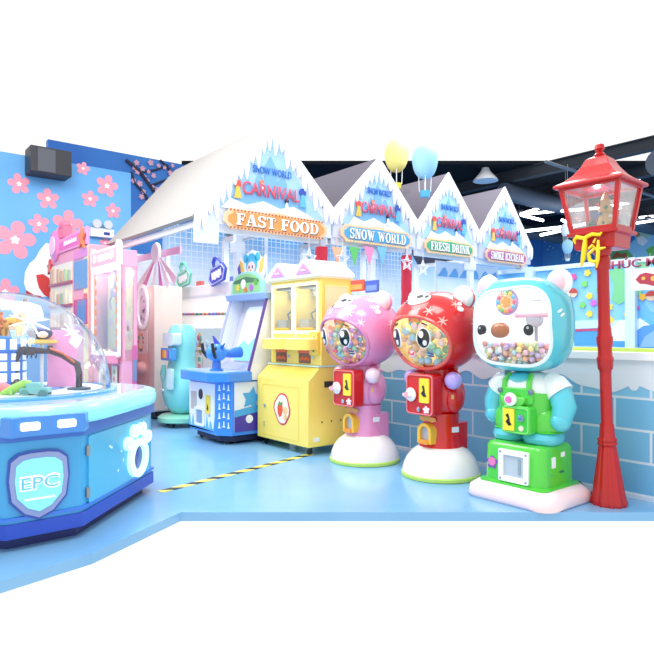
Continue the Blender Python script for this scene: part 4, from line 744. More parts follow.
# ============================================================= YELLOW TWIN CLAW MACHINE
def on(px,py,Y,o):  # pixel on a front plane -> local x,z
    p=at(px,py,Y=Y); return p.x-o[0],p.z
def yellow(loc):
    t=thing('twin_claw_machine','yellow twin claw machine with snowy white gabled roof and strawberry sticker','claw machine',loc)
    YL=mat('#fbe06a',.3,coat=.35); YD=mat('#f4d458',.3,coat=.3); W_=.46
    g=G(); g.prism([(0,.08),(.56,.08),(.56,.86),(.14,.86),(.0,.73)],-W_,W_,Matrix(((0,0,1,0),(1,0,0,0),(0,1,0,0),(0,0,0,1)))); b=g.build('base_cabinet',YL,t,bevel=.01)
    M=fY(0,0,0); g=G(); ringpoly(g,0,.003,[(x-.02,z+.39) for x,z in rrect(.66,.54,.01)],[(x-.02,z+.39) for x,z in rrect(.645,.525,.01)],M); d=g.build('service_door',YD,b)
    g=G(); g.lathe([(0,0),(.018,0),(.018,.012),(0,.013)],rot=fY(-.3,.43,0),seg=16); g.build('door_lock',CHROME,d)
    g=G(); g.ext(-.322,-.312,-.006,0,.2,.26); g.build('hinge',CHROME,d)
    g=G(); g.prism([(x*(1+.12*math.sin(5*i)),y) for i,(x,y) in enumerate(circ(.145,18,0,0,.165))],0,.003,fY(.02,.42,-.0)); st=g.build('sticker',mat('#cf3550',.4),b)
    g=G(); g.prism([(x*(1+.12*math.sin(5*i)),y) for i,(x,y) in enumerate(circ(.125,18,0,0,.148))],.003,.005,fY(.02,.42,-.0)); g.build('sticker_ground',mat('#f7ead6',.4),st)
    g=G(); g.prism([(-.06,.03),(-.045,.055),(0,.06),(.03,.04),(.035,0),(.01,-.06),(-.03,-.075),(-.055,-.03)],.005,.008,fY(.0,.41,-.0)); s2=g.build('strawberry_print',mat('#e8552e',.4),st); g=G(); g.prism([(-.05,.05),(-.02,.09),(0,.07),(.03,.09),(.03,.05),(0,.045)],.008,.01,fY(.0,.41,-.0)); g.build('leaf_print',mat('#5fa046',.4),s2)
    g=G(); g.prism(circ(.04,14,.06,.0),.005,.008,fY(.02,.41,-.0)); g.prism(circ(.03,14,.06,-.07),.005,.008,fY(.02,.41,-.0)); g.build('bear_print',mat('#eec48e',.4),st)
    for p in((-W_+.07,.07),(W_-.07,.07),(W_-.07,.48),(-W_+.07,.48)): caster(p,t,.028)
    g=G(); g.ext(-W_+.01,W_+.005,.125,.56,.86,.878); g.build('glass_shelf',mat('#cfeee6',.1,coat=.6),t,bevel=.003)
    # upper cabinet as a frame round two see-through bays
    y0=.16; y1=.55; g=G(); g.ext(-W_+.03,W_,y0,y1,.878,1.2); g.ext(-W_+.03,W_,y0,y1,1.70,1.76)
    for x in(-W_+.03,-.02,W_-.045): g.ext(x,x+.045,y0,y1,1.2,1.70)
    u=g.build('upper_cabinet',YL,t,bevel=.006)
    g=G(); g.ext(-W_+.075,W_-.045,y1-.03,y1-.01,1.2,1.7); g.build('back_panel',mat('#dfe5e6',.4),u)
    for s,x0 in((-1,-W_+.075),(1,.025)):
        x1=x0+.375 if s<0 else W_-.045; xm=(x0+x1)/2; w=x1-x0
        g=G(); ringpoly(g,-.0,.012,rrect(w+.03,.53,.02),rrect(w-.04,.455,.012),fY(xm,1.455,y0)); g.build('window_frame',mat('#fdf3c4',.3,coat=.3),u)
        g=G(); g.prism(rrect(w-.03,.46,.01),-.004,0,fY(xm,1.455,y0)); g.build('window_pane',clear('#f2fbf4',.08),u)
        g=G(); g.ext(x0,x1,y0+.05,y1-.04,1.66,1.675); g.cyl((x0,y0+.2,1.65),(x1,y0+.2,1.65),.008); g.box((xm-.06,y0+.18,1.62),(.07,.07,.08)); g.build('gantry',mat('#8b8f8a',.3,metal=.5),t)
        g=G(); g.cyl((xm-.02,y0+.17,1.45),(xm-.02,y0+.17,1.6),.008); g.lathe([(.03,0),(.034,.03),(.02,.06),(0,.06)],(xm-.02,y0+.17,1.42))
        for k in range(3):
            a=2*PI*k/3+.6; g.tube([(xm-.02+.02*math.cos(a),y0+.17+.02*math.sin(a),1.45),(xm-.02+.10*math.cos(a),y0+.17+.10*math.sin(a),1.40),(xm-.02+.06*math.cos(a),y0+.17+.06*math.sin(a),1.29)],.012,6)
        g.build('claw',mat('#5d6466',.3),t)
        g=G(); g.ext(x0+.03,x0+.2,y0+.03,y0+.2,1.24,1.34); g.build('prize_chute',mat('#a8a690',.35),t)
        g=G(); g.ext(x0+.03,x1-.08,y0-.005,y0+.01,1.235,1.255); g.build('orange_strip',mat('#f0b63c',.4),u)
        # tray with rounded front
        pl=[(w/2+.02,0),(w/2+.02,-.1)]+[((w/2+.02)*math.cos(PI*k/12),-.1-.1*math.sin(PI*k/12)) for k in range(1,12)]+[(-w/2-.02,-.1),(-w/2-.02,0)]
        g=G(); g.prism([(x+xm,y+y0) for x,y in pl],1.03,1.14); tr=g.build('control_tray',YL,t,bevel=.006)
        g=G(); g.prism([(x*.93+xm,y*.93+y0) for x,y in pl],1.14,1.147); g.build('tray_top',mat('#fdf8e6',.3,coat=.4),tr)
        g=G(); g.cyl((xm-.05,y0-.1,1.147),(xm-.05,y0-.1,1.19),.007); g.ell((xm-.05,y0-.1,1.2),(.018,.018,.018),12,8); g.build('joystick',mat('#e8e4da',.3),tr)
        g=G(); g.prism(rrect(.2,.13,.01),0,.004,fY(xm-.03,.955,y0)); pw=g.build('prize_window',mat('#7d4a30',.3,coat=.4),u)
        g=G(); 
        for k in range(5): g.ell((xm-.095+.033*k,y0-.004,.93+.012*(k%2)),(.018,.008,.018),10,6)
        g.build('prize_print',mat('#e0652e',.4),pw); g=G(); g.prism(rrect(.2,.03,.005),.004,.012,fY(xm-.03,1.01,y0)); g.build('window_header',mat('#ee6a4a',.4),pw)
        g=G(); g.lathe([(0,0),(.016,0),(.016,.012),(0,.013)],rot=fY(xm+.12,.955,y0),seg=16); g.build('lock',CHROME,u)
    g=G(); g.ext(W_-.15,W_-.02,y0-.035,y0,.98,1.21); cp=g.build('coin_panel',YD,t,bevel=.006); g=G(); g.prism([(-.015,.025),(-.0,.0),(-.015,-.02),(.005,-.04),(.02,-.03),(.01,.0)],0,.003,fY(W_-.085,1.05,y0-.035)); g.build('coin_print',BLACK,cp); g=G(); g.lathe([(0,0),(.014,0),(.014,.008),(0,.009)],rot=fY(W_-.07,1.16,y0-.035),seg=14); g.build('lock',CHROME,cp)
    # side face
    g=G(); ringpoly(g,-.002,.006,rrect(.30,.46,.01),rrect(.27,.43,.008),fX(.355,1.45,W_)); g.build('side_window_frame',mat('#f6e896',.35),u); g=G(); g.prism(rrect(.27,.43,.008),0,.003,fX(.355,1.45,W_)); g.build('side_window',mat('#e9e0a8',.2,coat=.4),u)
    g=G(); g.ext(W_,W_+.004,.2,.33,.66,.72); g.build('vent_slot',mat('#33302a',.5),b); g=G()
    for k in range(3): g.prism(circ(.009,8,.17+.12*k,.32),0,.004,fX(0,0,W_))
    g.build('bolt',mat('#5d5030',.4),b); g=G(); g.prism(rrect(.07,.04,.004),0,.003,fX(.1,.155,W_)); g.build('rating_label',mat('#e9efe6',.4),b)
    # snowy roof: two gables side by side
    SN=mat('#f4f6fa',.4)
    for s in(-1,1):
        xm=s*.232+.01; g=G(); pf=[(-.25,1.76),(.25,1.76),(.25,1.80),(.06,1.93),(0,1.95),(-.06,1.93),(-.25,1.80)]; g.prism([(x+xm,z) for x,z in pf],-(y1+.03),-(y0-.05),fY(0,0,0)); 
        r_=g.build('snow_roof',SN,t,bevel=.012)
        g=G(); g.prism([(xm-.13,1.795),(xm+.13,1.795),(xm,1.905)],0,.012,fY(0,0,y0-.05)); tr=g.build('roof_sign',mat('#c58fce',.35),r_); g=G(); g.prism([(xm-.045,1.825),(xm+.045,1.825),(xm+.03,1.84),(xm-.03,1.842)],.012,.016,fY(0,0,y0-.05)); g.build('sign_print',mat('#f0dcf2',.4),tr)
    g=G(); g.ext(-W_-.0,W_+.02,y0-.03,y1+.02,1.745,1.775); g.build('eave',mat('#fdf0b6',.35),t,bevel=.005)
yellow((-5.145,3.53,0)); lamp_in((-5.33,3.78,1.60),1.1,.02); lamp_in((-4.92,3.78,1.60),1.1,.02)
# ============================================================= BLUE SHOOTING MACHINE
def shooter(loc):
    t=thing('shooting_machine','blue and white shooting arcade machine with a blue creature gun beside the yellow machine','arcade machine',loc)
    BL=mat('#3f8be6',.28,coat=.5); WH=mat('#eef0f6',.3,coat=.3); PU=mat('#4b3a9e',.35)
    fp=[(-.40,.05),(.26,.03),(.40,.14),(.40,.95),(-.40,.95)]
    g=G(); g.prism(fp,.10,.68); b=g.build('lower_cabinet',BL,t,bevel=.006)
    g=G(); g.prism([(x*.86,.07+y*.9) for x,y in fp],.03,.10); g.build('plinth',mat('#23284a',.5),b)
    for p in((-.28,.14),(.26,.16),(.3,.85),(-.3,.85)): caster(p,t,.024)
    yf=.038
    M=fY(-.09,.40,.037); g=G(); g.prism([(-.28,-.24),(-.18,-.265),(.29,-.235),(.315,-.1),(.325,.25),(-.29,.25)],0,.008,M); fp_=g.build('front_panel',WH,b)
    g=G(); g.prism([(-.29,-.25)]+[(-.29+.61*k/24,-.19+.055*math.sin(k*1.9)*((k%3)+.4)) for k in range(25)]+[(.32,-.26)],.008,.011,M); g.build('splash_print',mat('#5fb4ec',.4),fp_)
    g=G(); g.prism(circ(.047,22,.0,.12,.058),.008,.014,M); g.build('speaker_disc',mat('#2e3138',.5),fp_)
    g=G(); g.prism([(x-.17,y+.04) for x,y in rrect(.13,.2,.01)],.008,.013,M); g.build('notice_label',mat('#b9b6b4',.4),fp_)
    g=G(); g.prism([(x+.17,y+.02) for x,y in rrect(.11,.2,.01)],.008,.016,M); ip=g.build('coin_plate',mat('#f3d944',.35),fp_); g=G(); g.prism([(.15,.03),(.165,.0),(.15,-.03),(.175,-.05),(.19,-.03),(.18,.01)],.016,.019,M); g.build('coin_print',BLACK,ip)
    g=G(); ringpoly(g,.006,.022,[(x-.02,y-.13) for x,y in rrect(.24,.21,.03)],[(x-.02,y-.13) for x,y in rrect(.15,.15,.012)],M); pf=g.build('prize_frame',WH,fp_); g=G(); g.prism([(x-.02,y-.13) for x,y in rrect(.155,.155,.01)],.008,.012,M); g.build('prize_flap',mat('#7d9fc4',.25,coat=.4),pf)
    g=G(); g.lathe([(0,0),(.014,0),(.014,.01),(0,.012)],rot=M@Matrix.Translation((.21,-.1,.008)),seg=12); g.build('lock',CHROME,fp_)
    # chamfer with white arrows
    ca=Vector((.33,.085,0)); Mc=frame(ca,math.atan2(-.14,.11))
    for r_ in range(5):
        g=G()
        for c in(-1,0,1):
            cx=c*.052; cz=.20+.10*r_+(.012 if c==0 else 0); g.prism([(cx-.005,cz+.045),(cx+.005,cz+.045),(cx+.007,cz+.0),(cx+.018,cz-.018),(cx-.018,cz-.018),(cx-.007,cz)],0,.004,Mc)
        g.build('arrow_print',mat('#eaf3fb',.4),b)
    # side artwork
    g=G(); g.prism([(.17,.14),(.93,.14),(.93,.67),(.17,.67)],0,.006,fX(0,0,.40)); sp=g.build('side_panel_art',WH,b)
    g=G(); g.prism([(.17,.14),(.93,.14),(.93,.40),(.17,.33)],.006,.009,fX(0,0,.40)); g.build('purple_field',PU,sp)
    g=G(); g.prism([(.17,.30),(.93,.40),(.93,.49),(.17,.37)],.009,.011,fX(0,0,.40)); g.build('blue_band',mat('#4aa8e0',.4),sp)
    g=G(); g.prism([((.13 if i%2==0 else .07)*math.sin(PI*i/5+.2)+.38,(.13 if i%2==0 else .07)*math.cos(PI*i/5+.2)+.49) for i in range(10)],.011,.014,fX(0,0,.40)); g.build('blue_star',mat('#4aa8e0',.4),sp)
    g=G(); g.prism(circ(.055,18,.56,.36),.011,.016,fX(0,0,.40)); g.build('pink_ball_print',mat('#ee8fb8',.4),sp); g=G(); g.prism(circ(.045,18,.35,.27),.011,.016,fX(0,0,.40)); g.build('white_button_print',WHITE,sp)
    # console
    g=G(); g.prism([(-.47,.0),(-.36,-.09),(.28,-.10),(.46,.06),(.46,.36),(-.47,.36)],.68,.785); c=g.build('console',BL,t,bevel=.012); g=G(); g.prism([(-.42,.02),(-.34,-.05),(.26,-.06),(.41,.08),(.41,.34),(-.42,.34)],.785,.79); g.build('console_top',mat('#a9c8f2',.25,coat=.4),c)
    # raked side panels
    for s in(-1,1):
        x0,x1=(s*.40-.02,s*.40+.02)
        Mx=Matrix(((0,0,1,0),(1,0,0,0),(0,1,0,0),(0,0,0,1)))
        g=G(); g.prism([(.36,.69),(.36,.80),(.60,1.62),(.95,1.62),(.95,.69)],x0,x1,Mx); sd=g.build('side_panel',WH,t)
        g=G(); g.tube([(s*.40,.355,.69),(s*.40,.355,.80),(s*.40,.595,1.62)],.021,8); g.build('edge_trim',mat('#5c3f8c',.35) if s>0 else mat('#b6b8d8',.35),sd)
    # screen bay
    g=G(); q=Matrix(((0,0,1,0),(1,0,0,0),(0,1,0,0),(0,0,0,1))); g.prism([(.52,.80),(.75,1.58),(.93,1.58),(.93,.80)],-.38,.38,q); sc_=g.build('screen_housing',mat('#c9c9d6',.4),t)
    tl=-math.atan2(.23,.78); Ms=frame((0,.635,1.19),-PI/2,tl)
    g=G(); g.prism([(-.24,-.33),(.24,-.33),(.22,.29),(.17,.33),(-.17,.33),(-.22,.29)],0,.012,Ms); s_=g.build('screen',mat('#e6f1fa',.1,coat=.6,emit=.35),sc_)
    g=G(); g.prism([(-.24,-.33),(.24,-.33),(.235,-.15),(.1,-.05),(.0,-.14),(-.1,-.08),(-.237,-.17)],.012,.014,Ms); g.build('screen_picture',mat('#7cc4e4',.2,emit=.3),s_)
    g=G(); g.prism([(.36,.79),(.52,.79),(.52,.86)],-.38,.38,q); g.build('screen_apron',mat('#9aa2d4',.3),t)
    g=G(); g.prism([(.55,1.58),(.95,1.58),(.95,1.65),(.53,1.65)],-.44,.44,q); g.build('top_shelf',mat('#8fb2e2',.3,coat=.3),t,bevel=.006)
    # marquee
    ar=[(-.36,0),(.36,0),(.34,.14),(.25,.22),(.1,.26),(-.1,.26),(-.25,.22),(-.34,.14)]
    Mm=fY(0,1.65,.56); g=G(); g.prism(ar,-.05,0,Mm); mq=g.build('marquee',mat('#9fdcd8',.35),t,bevel=.004); g=G(); g.prism([(x*.86,.02+y*.82) for x,y in ar],0,.004,Mm); mf=g.build('marquee_face',mat('#8fd08a',.4),mq)
    g=G(); g.prism([(x*.86,.13+y*.1) for x,y in [(-.34,0),(.34,0),(.3,.35),(0,.7),(-.3,.35)]],.004,.007,Mm); g.build('marquee_band',mat('#3f7f5c',.4),mf)
    for x,z,r,cc in((-.05,.12,.055,'#f3f0ea'),(.12,.07,.04,'#b06ad0'),(.0,.05,.03,'#e8773a'),(-.17,.08,.04,'#e9d95a'),(.22,.13,.035,'#5fae50')):
        g=G(); g.prism(circ(r,14,x,z),.007,.012,Mm); g.build('marquee_print',mat(cc,.4),mf)
    # topper: blue-haired girl between yellow bananas-like horns
    Mt=fY(.06,1.90,.60); g=G(); g.prism([(-.3,-.05),(-.33,.08),(-.27,.2),(-.2,.16),(-.14,.22),(.0,.26),(.14,.22),(.2,.14),(.29,.18),(.3,.02),(.22,-.08)],-.012,0,Mt); tp=g.build('cartoon_topper',mat('#f6f2f6',.4),t)
    g=G(); g.prism(circ(.12,20,.0,.10),.0,.008,Mt); g.prism(circ(.05,14,-.13,.17),0,.008,Mt); g.prism(circ(.05,14,.13,.17),0,.008,Mt); g.build('blue_hair',mat('#3fb6e0',.4),tp)
    g=G(); g.prism(circ(.082,20,.0,.055,.07),.008,.014,Mt); fc=g.build('face',mat('#f8d9cc',.4),tp)
    for s in(-1,1): g=G(); g.prism(circ(.013,10,s*.035,.06,.02),.014,.017,Mt); g.build('eye',mat('#27438f',.4),fc)
    g=G(); g.prism(circ(.015,8,0,.02,.008),.014,.017,Mt); g.build('mouth',mat('#d2544e',.4),fc)
    for s in(-1,1): g=G(); g.prism([(s*.16,-.03),(s*.24,.03),(s*.26,.16),(s*.2,.12),(s*.17,.04)],0,.01,Mt); g.build('yellow_horn',mat('#f1c45a',.4),tp)
    g=G(); g.prism([(-.28,-.03),(-.31,.07),(-.26,.12),(-.23,.04)],0,.01,Mt); g.build('purple_wing',mat('#5b57c0',.4),tp)
    # the gun
    gx,gy=.14,.10
    g=G(); g.lathe([(.075,.79),(.075,.80),(.05,.82),(.045,.90),(.0,.92)],(gx,gy,0),20); g.build('gun_pedestal',mat('#2f72d0',.3,coat=.4),t)
    g=G(); g.ell((gx,gy,.985),(.105,.12,.10),26,16); gb=g.build('gun_body',mat('#3a8ee6',.28,coat=.5),t)
    g=G(); g.lathe([(.05,.08),(.042,.13),(.05,.15),(.058,.24),(.062,.30),(.05,.305),(.04,.28)],(gx,gy,.965),18,rot=Matrix.Rotation(R(-86),4,'X')); g.build('gun_barrel',mat('#2f7ad8',.3,coat=.4),gb)
    g=G(); g.loft([[(gx-.02,gy-.01,1.05),(gx+.02,gy-.01,1.05),(gx+.02,gy+.06,1.05),(gx-.02,gy+.06,1.05)],[(gx-.004,gy-.05,1.17),(gx+.004,gy-.05,1.17),(gx+.004,gy-.035,1.17),(gx-.004,gy-.035,1.17)]]); g.build('fin',mat('#3c4fd0',.3),gb)
    for s in(-1,1):
        g=G(); g.tube([(gx+s*.085,gy-.06,.93),(gx+s*.12,gy-.10,1.0),(gx+s*.115,gy-.115,1.09)],[.018,.02,.018],10); g.build('gun_grip',BLACK,gb)
        g=G(); g.ell((gx+s*.075,gy-.055,1.03),(.02,.02,.024),12,8); g.build('creature_eye',mat('#1f3f8c',.2),gb)
        g=G(); g.loft([[(gx+s*.08,gy-.02,1.03),(gx+s*.08,gy+.04,1.03),(gx+s*.09,gy+.01,.99)],[(gx+s*.14,gy+.02,1.09),(gx+s*.14,gy+.03,1.09),(gx+s*.14,gy+.025,1.08)]]); g.build('creature_ear',mat('#2f6fd6',.3),gb)
shooter((-6.05,3.10,0))
# ============================================================= WHITE CABINET, WHALE, CREAM AND PINK MACHINES
t=thing('white_prize_cabinet','long white prize cabinet with mint and blue hexagon signs, behind the whale ride','arcade machine',(-7.7,3.98,0)); o_=(-7.7,0,0)
def onw(px,py,Y=3.98): return on(px,py,Y,o_)
g=G(); g.rbox((0,.36,.98),(2.1,.70,1.80),.06,axis='y'); wb=g.build('cabinet_body',mat('#f7f8fc',.3,coat=.3),t,bevel=.01)
g=G(); g.ext(-1.0,1.0,.05,.66,.03,.09); g.build('plinth',mat('#22252b',.5),wb)
M=fY(0,0,0)
g=G(); ringpoly(g,0,.018,[(x-.05,z+1.35) for x,z in rrect(1.8,.78,.34,8)],[(x-.05,z+1.35) for x,z in rrect(1.72,.70,.31,8)],M); g.build('oval_moulding',mat('#e9edf5',.3),wb)
g=G(); g.prism([(x-.05,z+1.37) for x,z in rrect(1.7,.68,.3,8)],0,.006,M); g.build('window_glow',mat('#ffffff',.3,emit=.25),wb)
cc=['#d2564e','#5c9ad0','#e6b45a','#6cae84','#8a6ab8','#b84a7c','#3f5f8c']
for k in range(30):
    x,z=onw(168+58*k/29,314.5-.8*k/29); g=G(); g.ell((x,-.015,z),(.022,.014,.022),8,6); g.build('bead',mat(cc[(k*3+k//4)%7],.4),wb)
for px in(165,200):
    x,z=onw(px,343); g=G(); g.prism(circ(.085,24,x,z,.15),0,.01,M); ov=g.build('oval_picture',mat('#d9c98a',.4),wb)
    for k,(dx,dz,h) in enumerate([(-.03,.07,'#d0568a'),(.03,.06,'#5aa6a0'),(.02,-.02,'#a9763e'),(-.03,-.06,'#e09a4e'),(.02,-.09,'#7fae5c')]):
        g=G(); g.prism(circ(.03,12,x+dx,z+dz,.045),.01,.014,M); g.build('picture_patch',mat(h,.4),ov)
    g=G(); g.prism(rrect(.14,.40,.03),0,.01,M@Matrix.Translation((x,z-.38,0))); st=g.build('price_card',mat('#eef4f2',.4),wb)
    for k,h in enumerate(('#6cc7a8','#e79ab0','#8fb8e2')): g=G(); g.prism([(x-.045,z-.26-.1*k),(x+.045,z-.26-.1*k),(x+.04,z-.20-.1*k),(x-.04,z-.20-.1*k)],.01,.014,M); g.build('card_print',mat(h,.4),st)
x,z=onw(222,343); x2,z2=onw(182,330); g=G(); g.prism([(x2,z-.12),(x+.1,z-.12),(x+.1,z2+.02),(x2,z2+.02)],0,.006,M); wn=g.build('prize_window',mat('#cfe6f4',.15,coat=.5),wb)
for k in range(9):
    xx=x2+.06+(x+.1-x2-.1)*k/8; g=G(); g.ell((xx,-.012,z-.04+.03*(k%2)),(.05,.012,.05),10,8); g.build('plush_print',mat(['#8fd0ea','#bfe4f4','#f4d9e6','#a8cdf0'][k%4],.5),wn)
# hexagon wand signs on top
def wand(px,py,c1,c2,tilt):
    x,z=onw(px,py,3.9); Mw=fY(x,z,-.04)@Matrix.Rotation(tilt,4,'Z'); hx=[(-.25,-.02),(-.17,-.12),(.17,-.12),(.25,.02),(.17,.12),(-.17,.12)]
    g=G(); g.prism(hx,-.02,.01,Mw); s=g.build('hexagon_sign',mat(c1,.35),t); g=G(); ringpoly(g,.01,.02,[(a*.93,b*.9) for a,b in hx],[(a*.86,b*.8) for a,b in hx],Mw); g.build('sign_outline',mat(c2,.35),s)
    g=G(); pts=[(-.13,-.05)]+[(-.13+.26*k/12,.045+.02*math.sin(k*2.2)) for k in range(13)]+[(.13,-.04)]+[(.13-.26*k/8,-.05+.015*math.sin(k*2)) for k in range(1,8)]; g.prism(pts,.01,.018,Mw); g.build('sign_script',WHITE,s)
    g=G(); g.tube([Mw@Vector(v) for v in ((-.06,.12,0),(-.07,.19,0),(-.02,.235,0),(.05,.225,0),(.09,.19,0),(.13,.13,0))],[.02,.026,.028,.026,.022,.014],10); g.build('swirl_hat',mat(c1,.35),s)
    g=G(); g.cyl((x,-.03,1.86),(x,-.03,z-.08),.012); g.build('sign_rod',WHITE,s)
wand(181,278.5,'#6fcfb4','#d2f2e6',R(10)); wand(214.5,274.5,'#3c4fc8','#c8cdf4',R(12))
for px,h in((197,'#d9665a'),(231,'#7a8fd8'),(240,'#e8e2c4')):
    x,z=onw(px,284,3.98); g=G(); g.box((x,.05,1.91),(.16,.05,.07)); g.build('small_block_sign',mat(h,.4),t,bevel=.004)
# whale
t=thing('whale_kiddie_ride','teal whale-shaped kiddie machine on a round green base, left of the blue shooting machine','kiddie ride',(-7.32,3.46,0)); TL=mat('#86e0da',.28,coat=.5)
g=G(); g.lathe([(.28,.055),(.31,.07),(.31,.12),(.26,.15),(.16,.16),(0,.16)],seg=36); g.build('round_base',mat('#8fdcc0',.3,coat=.4),t)
for a in(0,1,2,3): caster((.21*math.cos(.6+a*PI/2),.21*math.sin(.6+a*PI/2)),t,.022)
g=G(); g.lathe([(.08,.14),(.16,.18),(.25,.28),(.29,.42),(.28,.56),(.22,.72),(.19,.85),(.20,1.0),(.21,1.2),(.15,1.30),(0,1.32)],seg=36,sx=1,sy=.85); wb=g.build('whale_body',TL,t)
for a,z,r in((-.9,.62,.04),(-.2,.36,.055),(.35,.38,.035),(.9,.45,.03)):
    g=G(); d=Vector((math.sin(a),-math.cos(a),0)); rr=.262 if z>.4 else .245; q=Vector((d.x*rr,d.y*rr*.85,z)); g.lathe([(0,0),(r,0),(r*.8,.01),(0,.012)],rot=frame(q,math.atan2(d.y,d.x)),seg=16); g.build('white_spot',WHITE,wb)
g=G(); g.tube([(-.20,-.08,.52),(-.27,-.10,.58),(-.31,-.12,.68),(-.29,-.12,.78)],[.07,.065,.045,.02],14); g.build('tail',TL,wb)
g=G(); g.tube([(-.22,-.14,.50),(-.14,-.22,.46),(-.02,-.245,.47)],.014,8); g.build('smile',WHITE,wb)
g=G(); g.rbox((.03,-.20,.93),(.34,.06,.16),.02,axis='y'); sp=g.build('button_panel',mat('#4f9ee0',.3,coat=.4),wb)
for k,h in enumerate(('#e46a5a','#f0a84e','#e9d95e','#ea7fb0','#5f6fd8','#5ec0d8')): g=G(); g.box((-.10+.052*k,-.235,.93),(.034,.01,.10)); g.build('colour_key',mat(h,.3),sp)
g=G(); g.rbox((.05,-.16,1.12),(.30,.12,.16),.03,axis='y'); g.build('toy_window',mat('#d6f1f6',.15,coat=.5),wb)
g=G(); g.rbox((.16,-.235,.62),(.15,.03,.26),.02,axis='y'); g.build('pale_label',mat('#c9eef2',.35),wb)
# cream booth with ovals
t=thing('cream_capsule_booth','cream booth with tall oval white windows, between the pink claw machine and the whale ride','arcade machine',(-8.5,3.36,0)); o_=(-8.5,0,0); CR=mat('#f6e2d4',.35,coat=.3)
g=G(); g.rbox((0,.22,.98),(1.0,.42,1.76),.04,axis='y'); cb=g.build('booth_body',CR,t,bevel=.008); g=G(); g.ext(-.46,.49,.03,.4,.02,.10); g.build('plinth',BLACK,cb)
for p in((.4,.06),(.4,.38),(-.4,.06)): caster(p,t,.02)
def ono(px,py): return on(px,py,3.36,o_)
for px,py,ry,nm in((143.5,307,.30,'oval'),):
    x,z=ono(px,py); g=G(); ringpoly(g,0,.03,circ(.21,32,x,z,ry+.02),circ(.165,32,x,z,ry-.03),M); f=g.build('oval_frame',mat('#fbfcff',.25,coat=.4,emit=.15),cb); g=G(); g.prism(circ(.17,28,x,z,ry-.025),0,.008,M); w_=g.build('oval_window',mat('#eef0f4',.15,coat=.5),f)
    random.seed(3)
    for k in range(12): g=G(); g.prism(circ(random.uniform(.015,.035),9,x+random.uniform(-.07,.09),z+random.uniform(-.2,.16)),.008,.014,M); g.build('floral_print',mat(random.choice(['#c9a8d8','#8fa8c8','#b8a0b0','#d8c0d8']),.4),w_)
x,z=ono(143,342); g=G(); g.prism([(a+x,b+z) for a,b in rrect(.36,.34,.05)],0,.01,M); f=g.build('flower_panel',mat('#f9ece2',.3),cb)
for k in range(12): g=G(); a=k*.52; g.prism(circ(.024,9,x-.05+.09*math.cos(a),z+.0+.12*math.sin(a)),.01,.016,M); g.build('flower_print',mat(['#e8b04a','#6fae7a','#d97a8a','#f0d890'][k%4],.4),f)
x,z=ono(143,368); g=G(); g.ell((x,-.0,z),(.15,.12,.10),20,12); g.build('dispenser_bowl',mat('#f2b8b4',.3,coat=.4),cb); g=G(); g.prism([(a+x-.02,b+z) for a,b in rrect(.44,.5,.03)],0,.006,M); g.build('peach_panel',mat('#f6cdbd',.35),cb)
# pink canopy with white disc and ribbons above it
t=thing('ribbon_canopy','pink canopy board with a white disc and pink and white ribbons, above the cream booth','sign',(-8.0,3.55,1.86)); o_=(-8.0,0,0)
def onr(px,py): 
    a=on(px,py,3.55,o_); return a[0],a[1]-1.86
x0,z0=onr(126,266); x1,z1=onr(180,246); g=G(); g.prism([(x0,z0+.03),(x1,z0),(x1,z1),(x0,z1+.02)],-.03,0,M); cb=g.build('canopy_board',mat('#edb3da',.35,coat=.2),t)
g=G(); g.ext(x0,x0+.05,0.03,.08,0,z1); g.build('board_post',WHITE,t); g=G(); g.ext(x1-.55,x1-.5,.03,.08,0,z1); g.build('board_post',WHITE,t)
g=G(); g.prism([(x0+.06,z0+.08),(x0+.45,z0+.08),(x0+.45,z0+.16),(x0+.06,z0+.16)],0,.006,M); g.build('white_stripe',mat('#f8e4f2',.35),cb)
x,z=onr(160.5,253); g=G(); g.lathe([(0,0),(.14,0),(.145,.02),(.13,.04),(0,.045)],rot=fY(x,z,-.05),seg=32); dc=g.build('white_disc',mat('#f8fbff',.3,coat=.4),t)
for k,(px,py,c) in enumerate(((139,289,'#f7eef6'),(145,290,'#e58fc0'),(155,292,'#eef6fa'),(164,287,'#d886cc'),(172,286,'#f7f4f8'),(179,281,'#f3d6ea'))):
    xx,zz=onr(px,py); a=Vector((x,z,0)); b=Vector((xx,zz,0)); d_=(b-a).normalized(); n_=Vector((-d_.y,d_.x,0)); s_=a+d_*.13
    g=G(); w0,w1=.012,.065; g.prism([(s_.x+n_.x*w0,s_.y+n_.y*w0),(s_.x-n_.x*w0,s_.y-n_.y*w0),(b.x-n_.x*w1,b.y-n_.y*w1),(b.x+n_.x*w1,b.y+n_.y*w1)],.03+.004*k,.036+.004*k,M); g.build('ribbon',mat(c,.4),dc)
# pink claw machine
t=thing('pink_claw_machine','tall pink claw machine with white outline and orange dots beside its window','claw machine',(-7.675,2.6,0)); o_=(-7.675,0,0)
PK=mat('#f0a9c2',.3,coat=.3); P1=lambda px,py: on(px,py,2.6,o_)
xa=-.515; xb=.515
g=G(); g.ext(xa,xb,.02,.20,.08,.86); g.ext(xa,xa+.05,.02,.20,.86,2.0); g.ext(xb-.05,xb,.02,.06,.86,2.0); g.ext(xb-.05,xb,.16,.20,.86,2.0); g.ext(xa,xb,.02,.20,2.0,2.2); g.ext(xa+.05,xb-.05,.18,.20,.86,2.0); pb=g.build('machine_body',PK,t,bevel=.006)
g=G(); g.ext(xa+.03,xb-.03,.04,.18,.0,.08); g.build('plinth',BLACK,pb)
def tr(px,py,y=2.6): return P1(px,py)
g=G(); z1=2.30; hp=[(xa,2.02),(xb,2.02),(xb+.0,z1-.02),(xb-.05,z1+.02),(xb-.12,z1-.04),(xa+.12,z1-.04),(xa+.05,z1+.0),(xa,z1-.06)]
